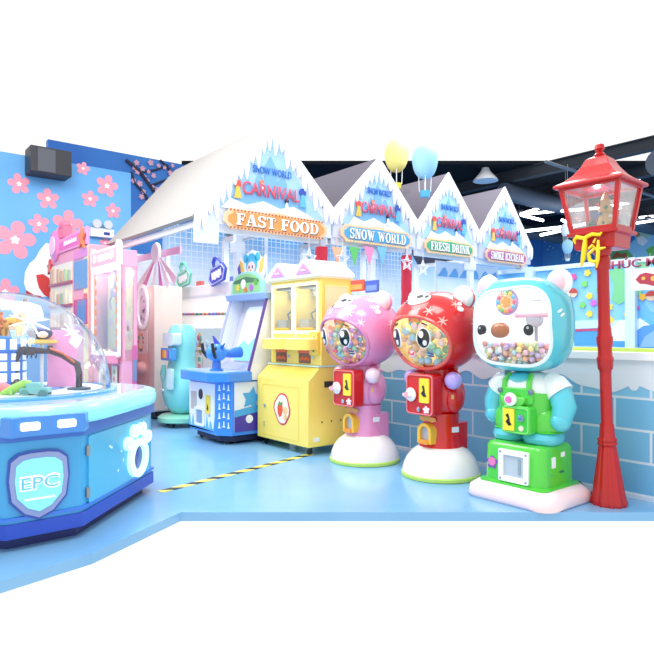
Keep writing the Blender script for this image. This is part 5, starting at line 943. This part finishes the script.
g.prism(hp,-.02,.03,M); hd=g.build('header_sign',mat('#fdf4f6',.3,coat=.3),t); g=G(); g.prism([(xa+.05,2.06),(xb-.05,2.06),(xb-.05,2.23),(xa+.05,2.23)],.03,.034,M); hf=g.build('header_face',mat('#eeaeb8',.35),hd)
for px in(-.33,.30): g=G(); g.prism(circ(.055,14,px,2.15),.034,.04,M); g.build('mascot_print',mat('#fbeff0',.4),hf)
g=G(); g.prism([(-.2,2.10)]+[(-.2+.4*k/12,2.18+.02*math.sin(k*2.5)) for k in range(13)]+[(.2,2.11)],.034,.038,M); g.build('script_print',mat('#fbeff0',.4),hf)
g=G(); ringpoly(g,-.0,.025,[(a,b+1.47) for a,b in rrect(1.03,1.12,.03)],[(a,b+1.47) for a,b in rrect(.93,1.0,.02)],M); wf=g.build('window_outline',mat('#fff6f8',.3,coat=.3),t); g=G(); g.prism([(a,b+1.47) for a,b in rrect(.94,1.01,.02)],-.006,0,M@Matrix.Translation((0,0,-.0))); g.build('window_pane',clear('#f6fbf4',.12),wf)
for s in(-1,1):
    for k in range(7): g=G(); g.prism(circ(.032,12,s*.40,1.08+.13*k,.045),.002,.008,M); g.build('orange_dot',mat('#ef8a58',.35),wf)
g=G(); g.prism([(xa+.06,.99),(xb-.06,.99),(xb-.06,1.95),(xa+.06,1.95)],-.178,-.174,M); bk=g.build('back_picture',mat('#e6ecbc',.4),pb)
random.seed(5)
for k in range(34): g=G(); g.prism(circ(random.uniform(.03,.07),10,random.uniform(-.36,.36),random.uniform(1.05,1.88)),-.172,-.168+.001*(k%3),M); g.build('picture_patch',mat(random.choice(['#bfe0c8','#f4e6a6','#e0cbe6','#f6d2b8','#d8eef0','#cfe6a8']),.4),bk)
g=G(); g.cyl((0,.11,1.75),(0,.11,2.0),.01); g.lathe([(.05,0),(.055,.05),(.03,.1),(0,.1)],(0,.11,1.66))
for k in range(3): a=k*2.1; g.tube([(.05*math.cos(a),.11+.03*math.sin(a),1.67),(.13*math.cos(a),.11+.05*math.sin(a),1.6),(.08*math.cos(a),.11+.04*math.sin(a),1.5)],.012,6)
g.build('claw',mat('#c0a9c6',.3,metal=.4),t)
g=G(); pl=[(.44*math.cos(PI*k/12),-.13*math.sin(PI*k/12)) for k in range(13)]; g.prism(pl,.83,.93); cs=g.build('control_shelf',mat('#e487ac',.3,coat=.4),t,bevel=.006); g=G(); g.prism([(a*.95,b*.95) for a,b in pl],.93,.937); g.build('shelf_top',WHITE,cs); g=G(); g.ell((-.05,-.04,.95),(.07,.06,.05),16,10); g.build('dome_button',WHITE,cs)
g=G(); ringpoly(g,0,.03,circ(.17,32,-.02,.60,.235),circ(.125,32,-.02,.60,.185),M); ov=g.build('oval_prize_frame',mat('#fbfdff',.25,coat=.4,emit=.15),pb); g=G(); g.prism(circ(.13,28,-.02,.6,.19),.0,.006,M); g.build('prize_flap',mat('#d8cbd8',.2,coat=.4),ov)
g=G(); g.prism([(.22,.4),(.4,.4),(.4,.8),(.22,.8)],0,.006,M); cp=g.build('coin_panel',mat('#d9d2c4',.3),pb)
for k in range(4): g=G(); g.prism(circ(.025,10,.31,.46+.09*k,.03),.006,.012,M); g.build('coin_print',mat(['#e8a04a','#7f9fb8','#c87a8a','#8fae6a'][k],.4),cp)
g=G(); g.ext(xb,xb+.012,.14,.19,.55,1.05); s_=g.build('side_stripe',mat('#d867a4',.35),pb); g=G(); g.ext(xb+.012,xb+.016,.14,.19,.62,.88); g.build('side_print',mat('#7a8fb4',.4),s_)
g=G(); g.ext(xb-.03,xb-.01,.06,.16,.86,2.0); g.build('side_glass',clear('#fbe8f2',.15),pb)
lamp_in((-7.95,2.69,1.94),1.2,.02); lamp_in((-7.35,2.69,1.94),1.2,.02)
# pink blind-box vending machine
t=thing('pink_vending_machine','wide pink vending machine with shelves of small boxes and a round-ended header sign','vending machine',(-9.15,2.55,0)); o_=(-9.15,0,0)
V=lambda px,py: on(px,py,2.55,o_)
g=G(); g.ext(-.92,.93,.0,.38,.08,2.38); vb=g.build('machine_body',mat('#ee9cae',.32,coat=.3),t,bevel=.01); g=G(); g.ext(-.88,.82,.03,.36,0,.08); g.build('plinth',BLACK,vb)
xm=V(73.5,280)[0]
for k in range(4):
    x0,_=V(51,270); x1=xm-.05; z1=2.22-.33*k; z0=z1-.27
    g=G(); g.prism([(x0,z0),(x1,z0),(x1,z1),(x0,z1)],.0,.006,M); sh=g.build('shelf_bay',mat('#f2e0c8',.35),vb); g=G(); g.prism([(x0-.01,z0-.035),(x1+.01,z0-.035),(x1+.01,z0-.005),(x0-.01,z0-.005)],0,.035,M); g.build('shelf_lip',mat('#b4586c',.35),sh)
    n=6
    for j in range(n): 
        xx=x0+(x1-x0)*(j+.5)/n; hh=random.uniform(.14,.22); g=G(); g.prism([(xx-.05,z0),(xx+.05,z0),(xx+.05,z0+hh),(xx-.05,z0+hh)],.006,.03,M); g.build('toy_box',mat(random.choice(['#d9c9a0','#b9c69a','#e6d6c0','#c8a890','#a9b8a0','#ecc8b4']),.5),sh)
xa,_=V(74.5,270); xb_,_=V(88,270)
for nm,pz,c in (('pink_header',(2.22,2.34),'#d77fc0'),('screen',(1.80,2.19),'#6f8fb8'),('pickup_door',(1.32,1.66),'#cc3f6e')):
    g=G(); g.prism([(xa,pz[0]),(xb_,pz[0]),(xb_,pz[1]),(xa,pz[1])],0,.012,M); o=g.build(nm,mat(c,.25,coat=.4),vb)
    if nm=='pickup_door': g=G(); g.prism([(xa+.14,pz[0]+.01),(xb_-.06,pz[0]+.01),(xb_-.03,pz[1]-.01),(xa+.19,pz[1]-.01)],.012,.016,M); g.build('door_glass',mat('#6f7fae',.2,coat=.4),o)
g=G(); x=.84; g.prism([(x-.07,1.25),(x+.06,1.25),(x+.06,1.62),(x-.07,1.62)],0,.01,M); ys=g.build('price_strip',mat('#f3d06a',.35),vb)
for k in range(5): g=G(); g.prism([(x-.04,1.29+.06*k),(x+.04,1.29+.06*k),(x+.04,1.31+.06*k),(x-.04,1.31+.06*k)],.01,.013,M); g.build('strip_print',mat('#d8683e',.4),ys)
g=G(); g.prism([(x-.07,1.64),(x+.06,1.64),(x+.06,1.73),(x-.07,1.73)],0,.01,M); g.build('red_label',mat('#d95a62',.35),vb)
g=G(); g.prism([(x-.09,.1),(x+.1,.1),(x+.1,2.36),(x-.09,2.36)],0,.004,M); g.build('yellow_edge',mat('#f6dfa2',.35),vb)
# header: tilted pink board with round end and star
x0,z0=V(66,252); x1,z1=V(93,246)
g=G(); g.prism([(-.45,2.38),(.9,2.38),(.9,2.62),(-.45,2.58)],-.03,.02,M); hb=g.build('header_board',mat('#ee8cc0',.3,coat=.3),t,bevel=.01); g=G(); g.prism([(-.35,2.42),(.72,2.42),(.72,2.57),(-.35,2.53)],.02,.024,M); hf=g.build('header_face',mat('#e45fae',.35),hb)
g=G(); g.prism([(-.1,2.46)]+[(-.1+.6*k/14,2.52+.018*math.sin(k*2.3)) for k in range(15)]+[(.5,2.47)],.024,.028,M); g.build('script_print',mat('#fbe4f2',.4),hf)
g=G(); g.lathe([(0,0),(.23,0),(.235,.03),(.21,.05),(0,.055)],rot=fY(-.62,2.52,.01),seg=30); rd=g.build('round_sign',mat('#f07fb8',.3,coat=.3),t); g=G(); g.lathe([(0,.055),(.15,.055),(.14,.07),(0,.072)],rot=fY(-.62,2.52,.01),seg=26); g.build('round_face',mat('#f8c4de',.35),rd)
g=G(); g.prism([((.16 if i%2==0 else .07)*math.sin(PI*i/5)+.78,(.16 if i%2==0 else .07)*math.cos(PI*i/5)+2.47) for i in range(10)],.026,.05,M); g.build('orange_star',mat('#e9743e',.35),hb)
g=G(); g.ext(-.5,-.2,.0,.12,2.62,2.78); g.ell((-.35,.06,2.80),(.14,.08,.08),16,10); g.build('top_bow',mat('#e8708e',.35),t)
g=G(); g.prism([((.13 if i%2==0 else .06)*math.sin(PI*i/5)-.9,(.13 if i%2==0 else .06)*math.cos(PI*i/5)+2.22) for i in range(10)],.0,.03,M); g.build('red_star',mat('#e0554e',.35),vb)
# ============================================================= ROUND BLUE CLAW TABLE
def table(loc):
    t=thing('round_claw_table','large round blue claw table under a clear dome, with glowing paw and shield panels','claw machine',loc)
    a0,hl=.80,.52; k=.7071
    def fp(s=1,e=0):
        pts=[]
        for q in range(4):
            th=R(45+90*q); n=Vector((math.cos(th),math.sin(th))); r_=Vector((-n.y,n.x))
            for sg in(-1,1): v=n*(a0+e)*s+r_*(hl*s+e*.45)*sg; pts.append((v.x,v.y))
        return pts
    g=G(); g.prism(fp(),.07,.67); b=g.build('octagonal_body',mat('#3aa6e0',.3,coat=.4),t,bevel=.02)
    g=G(); g.prism(fp(.93),0,.07); g.build('plinth',mat('#1f2a6c',.4),b)
    g=G(); g.prism(fp(1,.012),.07,.15); g.build('kick_band',mat('#2a4fc0',.35),b); g=G(); g.prism(fp(1,.015),.17,.185); g.build('kick_stripe',mat('#3f7fe0',.35),b)
    g=G(); g.prism(fp(1,.02),.60,.675); g.build('dark_blue_band',mat('#3f74c8',.35),b,bevel=.01)  # band painted a darker blue, just below the aqua rim
    # playfield deck with rounded aqua rim
    def rr(s): 
        out=[]; P=fp(1,.07)
        n=len(P)
        for i in range(n):
            a=Vector(P[i-1]); c=Vector(P[i]); d=Vector(P[(i+1)%n])
            for f in (0,.25,.5,.75,1):
                l=min(.22,(c-a).length/2,(c-d).length/2); u=c+(a-c).normalized()*l; v=c+(d-c).normalized()*l; q=u.lerp(c,f).lerp(c.lerp(v,f),f); out.append((q.x*s,q.y*s))
        return out
    g=G(); g.loft([[(x,y,z) for x,y in rr(s)] for s,z in ((.94,.665),(.985,.675),(1.0,.70),(1.0,.745),(.985,.78),(.95,.79))]); rm=g.build('glowing_rim',mat('#8fe9f2',.25,coat=.5,emit=.18),t,ang=60)
    g=G(); g.loft([[(x,y,z) for x,y in rr(s)] for s,z in ((.92,.785),(.915,.795))]); g.build('deck',mat('#b7c8ea',.2,coat=.6),t)
    g=G(); g.lathe([(.70,.79),(.70,.81),(.655,.815),(.655,.80)],seg=64,cap=False); g.build('dome_ring',mat('#5ab4ea',.25,coat=.5),t)
    g=G(); g.lathe([(.64,.80),(.64,.803),(.0,.803)],seg=48); pf=g.build('playfield',mat('#2f6fc0',.3,coat=.3),t)
    g=G(); g.lathe([(.60,.803),(.60,.815),(.50,.82),(.36,.818),(.36,.806)],seg=48,cap=False); g.build('ice_shelf',mat('#d6eef6',.35),pf)
    # dome
    g=G(); n=14; g.lathe([(.66*math.cos(PI/2*i/n),.81+.67*math.sin(PI/2*i/n)) for i in range(n+1)],seg=64,cap=False); dm=g.build('clear_dome',clear('#eef2fa',.03,'dome_plastic',.9),t,ang=80)
    for az,el,s in((93,44,5.5),(122,36,3.6),(66,22,4)):
        g=G()
        for q in range(4): g.patch((0,0,.81),(.66,.66,.67),2,R(az),R(el),R(s*2),R(.6),1.003,rot=q*PI/4+.25,rings=2,seg=8,th=.003)
        g.build('starburst_print',mat('#ffffff',.3,emit=.2),dm)
    # player bays on the short sides
    for q in (0,2,3):
        th=R(90*q); M=frame((math.cos(th)*.99,math.sin(th)*.99,0),th)
        g=G(); bay=[(-.30,.62),(.30,.62),(.30,.78),(-.30,.78)]; g.prism([(-.25,-.06),(-.19,.05),(-.15,.03),(.15,.03),(.19,.05),(.25,-.06)],.63,.745,Matrix.Translation((math.cos(th)*.98,math.sin(th)*.98,0))@Matrix.Rotation(th-PI/2,4,'Z')@Matrix.Scale(1,4)); bb=g.build('player_bay',mat('#3f8be0',.28,coat=.5),t,bevel=.012)
        Mb=frame((math.cos(th)*1.015,math.sin(th)*1.015,.69),th)
        for s in(-1,1): g=G(); g.prism([(x+s*.095,y) for x,y in rrect(.10,.045,.012)],-.01,.006,Mb); g.build('light_bar',mat('#ffffff',.3,emit=.7),bb)
        # shield plaque
        Mp=frame((math.cos(th)*.937+math.sin(th)*.035,math.sin(th)*.937-math.cos(th)*.035,.37),th)
        sh=[(-.155,.13),(-.11,.165),(-.05,.175),(.05,.175),(.11,.165),(.155,.13),(.165,.02),(.15,-.10),(.08,-.18),(0,-.215),(-.08,-.18),(-.15,-.10),(-.165,.02)]
        g=G(); g.prism(sh,0,.015,Mp); s0=g.build('shield_border',mat('#2450b4',.3,coat=.4),b); g=G(); g.prism([(x*.93,y*.93) for x,y in sh],.015,.022,Mp); s1=g.build('shield_ring',mat('#8f9fd0',.3),s0)
        g=G(); g.prism([(x*.76,y*.76) for x,y in sh],.022,.03,Mp); g.build('shield_face',mat('#7fe4f4',.25,emit=.35),s0)
        text('EPC',Mp@Matrix.Translation((0,.0,.031)),w=.21,h=.085,m=mat('#f2fcff',.3,emit=.3),parent=s0,bold=.06,th=.006); text('EPC',Mp@Matrix.Translation((0,.0,.034)),w=.19,h=.065,m=mat('#6cc8ec',.3),parent=s0,bold=.0,th=.006)
        g=G(); g.prism([(x,y-.09) for x,y in rrect(.16,.012,.004)],.03,.034,Mp); g.build('shield_line',mat('#f2fcff',.3),s0)
    # paw panels on the long sides
    for q in range(4):
        th=R(45+90*q); M=frame((math.cos(th)*.80,math.sin(th)*.80,0),th)
        g=G(); g.prism([(x+.0,y+.385) for x,y in rrect(.90,.40,.01)],0,.012,M); dr=g.build('panel_door',mat('#4db8e6',.3,coat=.4),b)
        for v in(.25,.5): g=G(); g.box(M@Vector((-.46,v,.01)),(.02,.02,.06)); g.build('hinge',GREY,dr)
        pc=(.22,.36)
        g=G(); ringpoly(g,.012,.04,circ(.155,32,pc[0],pc[1]-.04,.135),circ(.09,32,pc[0],pc[1]-.04,.088),M); pw=g.build('paw_ring',mat('#c9fbfa',.25,emit=.6),dr)
        for dx,dz in((-.155,.085),(-.055,.155),(.06,.155),(.155,.085)): g=G(); ringpoly(g,.012,.04,circ(.058,20,pc[0]+dx,pc[1]+dz,.046),circ(.025,20,pc[0]+dx,pc[1]+dz,.02),M); g.build('paw_toe',mat('#c9fbfa',.25,emit=.6),pw)
        g=G(); g.prism(circ(.092,24,pc[0],pc[1]-.04,.09),.012,.016,M); g.build('paw_opening',mat('#2a3f9c',.2,coat=.4),pw)
        random.seed(q)
        for _ in range(12): g=G(); u,v=random.uniform(-.42,.42),random.uniform(.2,.56); g.prism(circ(.009,8,u,v),.012,.015,M); g.build('snow_dot',mat('#e6fbff',.3),dr)
    # tower in the middle
    TB=mat('#2f83e0',.3,coat=.4)
    g=G(); g.lathe([(.16,.80),(.15,.84),(.10,.86),(.10,1.07),(.125,1.08),(.13,1.17),(.12,1.18),(0,1.18)],seg=24); tw=g.build('toy_tower',TB,t)
    for z,h in((.90,.06),(.975,.06),(1.04,.045)):
        for j in range(8):
            a=2*PI*j/8+.2; g=G(); g.prism(rrect(.055,h,.004),0,.005,frame((.0985*math.cos(a),.0985*math.sin(a),z),a)); g.build('tower_window',mat('#e8f4ff',.3,emit=.4),tw)
    for j in range(12): a=2*PI*j/12; g=G(); g.prism(rrect(.042,.07,.004),0,.005,frame((.128*math.cos(a),.128*math.sin(a),1.125),a)); g.build('tower_window',mat('#dff2ff',.3,emit=.4),tw)
    # excavator arms
    BK=mat('#2c2a3a',.3,coat=.4)
    def arm(u,d,sg):
        B=lambda r_,dd,z: (RT.x*r_+FW.x*dd,RT.y*r_+FW.y*dd,z)
        p0=B(u,d,.81); g=G(); g.lathe([(.075,.80),(.075,.83),(.05,.835),(0,.835)],(p0[0],p0[1],0),20); ea=g.build('excavator_base',mat('#3f5a6c',.4),t)
        for nm,pts,r_ in (('lower_arm',[B(u,d,.83),B(u,d,.93),B(u-.015*sg,d,.99)],.022),('boom',[B(u,d,.98),B(u-.11*sg,d,1.045),B(u-.20*sg,d,1.075),B(u-.40*sg,d,1.085)],[.024,.018,.016,.03]),('bucket_arm',[B(u-.40*sg,d,1.085),B(u-.43*sg,d,1.0),B(u-.43*sg,d,.87)],.018)):
            g=G(); g.tube(pts,r_,8); g.build(nm,BK,ea)
        g=G(); g.tube([B(u-.02*sg,d-.025,1.0),B(u-.10*sg,d-.02,1.06),B(u-.19*sg,d-.02,1.095)],.008,6); g.build('hydraulic_hose',mat('#c8542e',.3),ea)
        g=G(); q=B(u-.34*sg,d,1.075); g.box(q,(.09,.05,.05)); g.box(B(u-.2*sg,d,1.09),(.03,.03,.05)); g.build('joint_block',BK,ea)
        g=G(); q=B(u-.43*sg,d,.85); g.lathe([(.02,.04),(.05,.0),(.045,-.03),(.02,-.035)],q,12)
        g.build('bucket',BK,ea)
        for j in range(3): g=G(); g.tube([B(u-(.28+.03*j)*sg,d-.02,1.055),B(u-(.28+.03*j)*sg,d-.03,1.03)],.006,6); g.build('claw_tooth',BK,ea)
    arm(.50,-.05,1); arm(-.2,-.48,1)
    # round lamp tray and pink panel inside
    B=lambda r_,dd,z: (RT.x*r_+FW.x*dd,RT.y*r_+FW.y*dd,z)
    g=G(); g.lathe([(.03,-.01),(.10,0),(.10,.02),(0,.03)],B(.20,.05,1.13),24); g.build('yellow_tray',mat('#f2cf62',.3,coat=.3),t); q=B(.20,.05,0); g=G(); g.cyl((q[0],q[1],.80),(q[0],q[1],1.13),.012); g.build('tray_stem',WHITE,t)
    q=B(.30,.15,1.0); g=G(); g.box((q[0],q[1],1.02),(.02,.20,.40),rz=YAW+PI/2 if False else 0); g.build('pink_backboard',mat('#ef9fd0',.3,coat=.2),t)
    return t
TC=(-4.6,.90,0); table(TC); lamp_in((-4.75,.85,1.36),4,.03); lamp_in((-4.5,1.1,1.3),2,.03,(1,.8,.95))
def onT(r_,d,z): return (TC[0]+RT.x*r_+FW.x*d,TC[1]+RT.y*r_+FW.y*d,z)
# toys inside the dome
p=onT(.375,-.40,.80); t=thing('toy_car','small teal toy car on the deck of the blue claw table','toy',p,rz=YAW+.1)
g=G(); g.rbox((0,0,.045),(.17,.07,.035),.02,axis='y'); g.rbox((-.01,0,.075),(.08,.06,.035),.015,axis='y'); c=g.build('car_body',mat('#7fd2cc',.3,coat=.4),t,bevel=.004)
for a in(-.055,.055):
    for s in(-1,1): g=G(); g.cyl((a,s*.03,.026),(a,s*.045,.026),.026,seg=16); w=g.build('wheel',mat('#5f9f9c',.4),t)
p=onT(.25,-.42,.80); t=thing('toy_crocodile','green toy crocodile leaning across the playfield of the blue claw table','toy',p,rz=YAW+.3)
g=G(); g.tube([(-.09,0,.02),(-.05,0,.035),(.0,0,.055),(.06,0,.085),(.10,0,.09)],[.008,.02,.03,.028,.014],12); b=g.build('body',mat('#9fdc5a',.35,coat=.3),t)
for a,s in((-.02,1),(-.02,-1),(.04,1),(.04,-1)): g=G(); g.tube([(a,s*.015,.05),(a+.01,s*.04,.03),(a+.012,s*.045,.0)],.009,6); g.build('leg',mat('#8fd05a',.35),t)
for s in(-1,1): g=G(); g.ell((.06,s*.015,.115),(.01,.01,.01),8,6); g.build('eye',WHITE,t)
p=onT(.13,-.40,.80); t=thing('pink_plush','pink plush animal lying on the playfield of the blue claw table','plush toy',p,rz=YAW)
g=G(); g.ell((.02,0,.05),(.075,.05,.045),18,12); g.ell((-.06,0,.07),(.045,.042,.042),16,10); b=g.build('body',mat('#f2848c',.8),t)
for a in(-.02,.06):
    for s in(-1,1): g=G(); g.ell((a,s*.035,.018),(.022,.018,.02),10,8); g.build('leg',mat('#ee7480',.8),t)
for s in(-1,1): g=G(); g.ell((-.055,s*.03,.112),(.014,.01,.016),10,8); g.build('ear',mat('#ee7480',.8),t)
# giraffe on the tower and its dark companion
p=onT(.06,-.02,1.18); t=thing('giraffe_plush','orange-yellow giraffe plush standing on top of the blue tower under the dome','plush toy',p,rz=YAW); GY=mat('#f0b04a',.8)
g=G(); g.ell((-.03,0,.085),(.075,.04,.045),18,12); g.tube([(.02,0,.09),(.045,0,.14),(.06,0,.20)],[.035,.026,.022],12); g.ell((.075,0,.205),(.042,.028,.026),16,10); b=g.build('body',GY,t)
for a in(-.08,.02):
    for s in(-1,1): g=G(); g.tube([(a,s*.022,.07),(a,s*.024,.0)],[.016,.013],8); g.build('leg',GY,t)
for s in(-1,1):
    g=G(); g.tube([(.06,s*.012,.225),(.058,s*.014,.245)],.005,6); g.ell((.058,s*.014,.248),(.008,.008,.008),8,6); g.build('horn',mat('#8a5526',.6),t)
    g=G(); g.ell((.045,s*.034,.215),(.008,.018,.01),8,6); g.build('ear',GY,t)
g=G(); 
for a,b_,c_ in((-.06,-.036,.10),(-.02,-.038,.08),(-.09,-.026,.085),(.035,-.028,.14),(.05,-.022,.175)): g.ell((a,b_,c_),(.016,.007,.013),8,6)
g.build('brown_spot',mat('#b96a2a',.8),t)
p=onT(-.07,-.03,1.18); t=thing('bear_plush','brown bear plush beside the giraffe on the blue tower','plush toy',p,rz=YAW)
g=G(); g.ell((0,0,.05),(.05,.045,.052),16,12); g.ell((0,-.005,.12),(.042,.04,.038),16,12); b=g.build('body',mat('#c8793a',.85),t)
for s in(-1,1): g=G(); g.ell((s*.032,0,.152),(.014,.01,.014),10,8); g.build('ear',mat('#b5682e',.85),t)
for s in(-1,1): g=G(); g.ell((s*.045,-.03,.06),(.018,.03,.016),10,8); g.ell((s*.03,-.045,.018),(.018,.03,.016),10,8); g.build('limb',mat('#c8793a',.85),t)
p=onT(.20,.05,1.155); t=thing('navy_plush','navy blue round plush resting on the yellow tray under the dome','plush toy',p,rz=YAW)
g=G(); g.ell((0,0,.045),(.075,.05,.046),18,12); g.ell((-.06,0,.05),(.04,.035,.036),14,10); b=g.build('body',mat('#34466e',.85),t); g=G(); g.ell((.02,-.03,.035),(.04,.03,.025),12,8); g.build('belly',mat('#e8dfe6',.85),t)
# ============================================================= LIGHT AND CAMERA
W=bpy.data.worlds.new('World'); bpy.context.scene.world=W; W.use_nodes=True
bg=W.node_tree.nodes['Background']; bg.inputs[0].default_value=(1,1,1,1); bg.inputs[1].default_value=1.0
def area(loc,size,e,rot=(0,0,0),col=(1,1,1)):  # added fill lamp, no real fixture; brightens stalls, machine fronts and hall
    l=bpy.data.lights.new('fill_area_light','AREA'); l.shape='RECTANGLE'; l.size,l.size_y=size; l.energy=e; l.color=col
    o=bpy.data.objects.new('fill_area_light',l); COL.objects.link(o); o.location=loc; o.rotation_euler=rot; return o
area((-6.4,1.0,4.6),(2.5,1.5),115,rot=(R(50),0,R(10))); area((-7.3,3.7,2.95),(1.6,.5),28); area((-7.4,5.6,2.7),(1.6,.6),30); area((-7.4,7.1,2.7),(1.6,.6),30); area((-7.4,8.5,2.7),(1.6,.6),30); area((-6,2.2,5.6),(3,2),100); area((-2.2,1.6,5.6),(2.5,2),120); area((-5,7.5,5.6),(3,2),160); area((-9.5,7,5.6),(2,2),60); area((-8,20,5.0),(4,4),400); area((-4,16,5.0),(3,3),200)
cd=bpy.data.cameras.new('camera'); co=bpy.data.objects.new('camera',cd); COL.objects.link(co); co.location=(0,0,CH); co.rotation_euler=(PI/2,0,YAW)
cd.sensor_width=36; cd.lens=F/654*36; cd.shift_y=(HY-327)/654; cd.clip_end=200
sc=bpy.context.scene; sc.camera=co
sc.view_settings.view_transform='Standard'; sc.view_settings.look='None'; sc.view_settings.gamma=1; sc.view_settings.use_curve_mapping=False; sc.view_settings.exposure=0.17
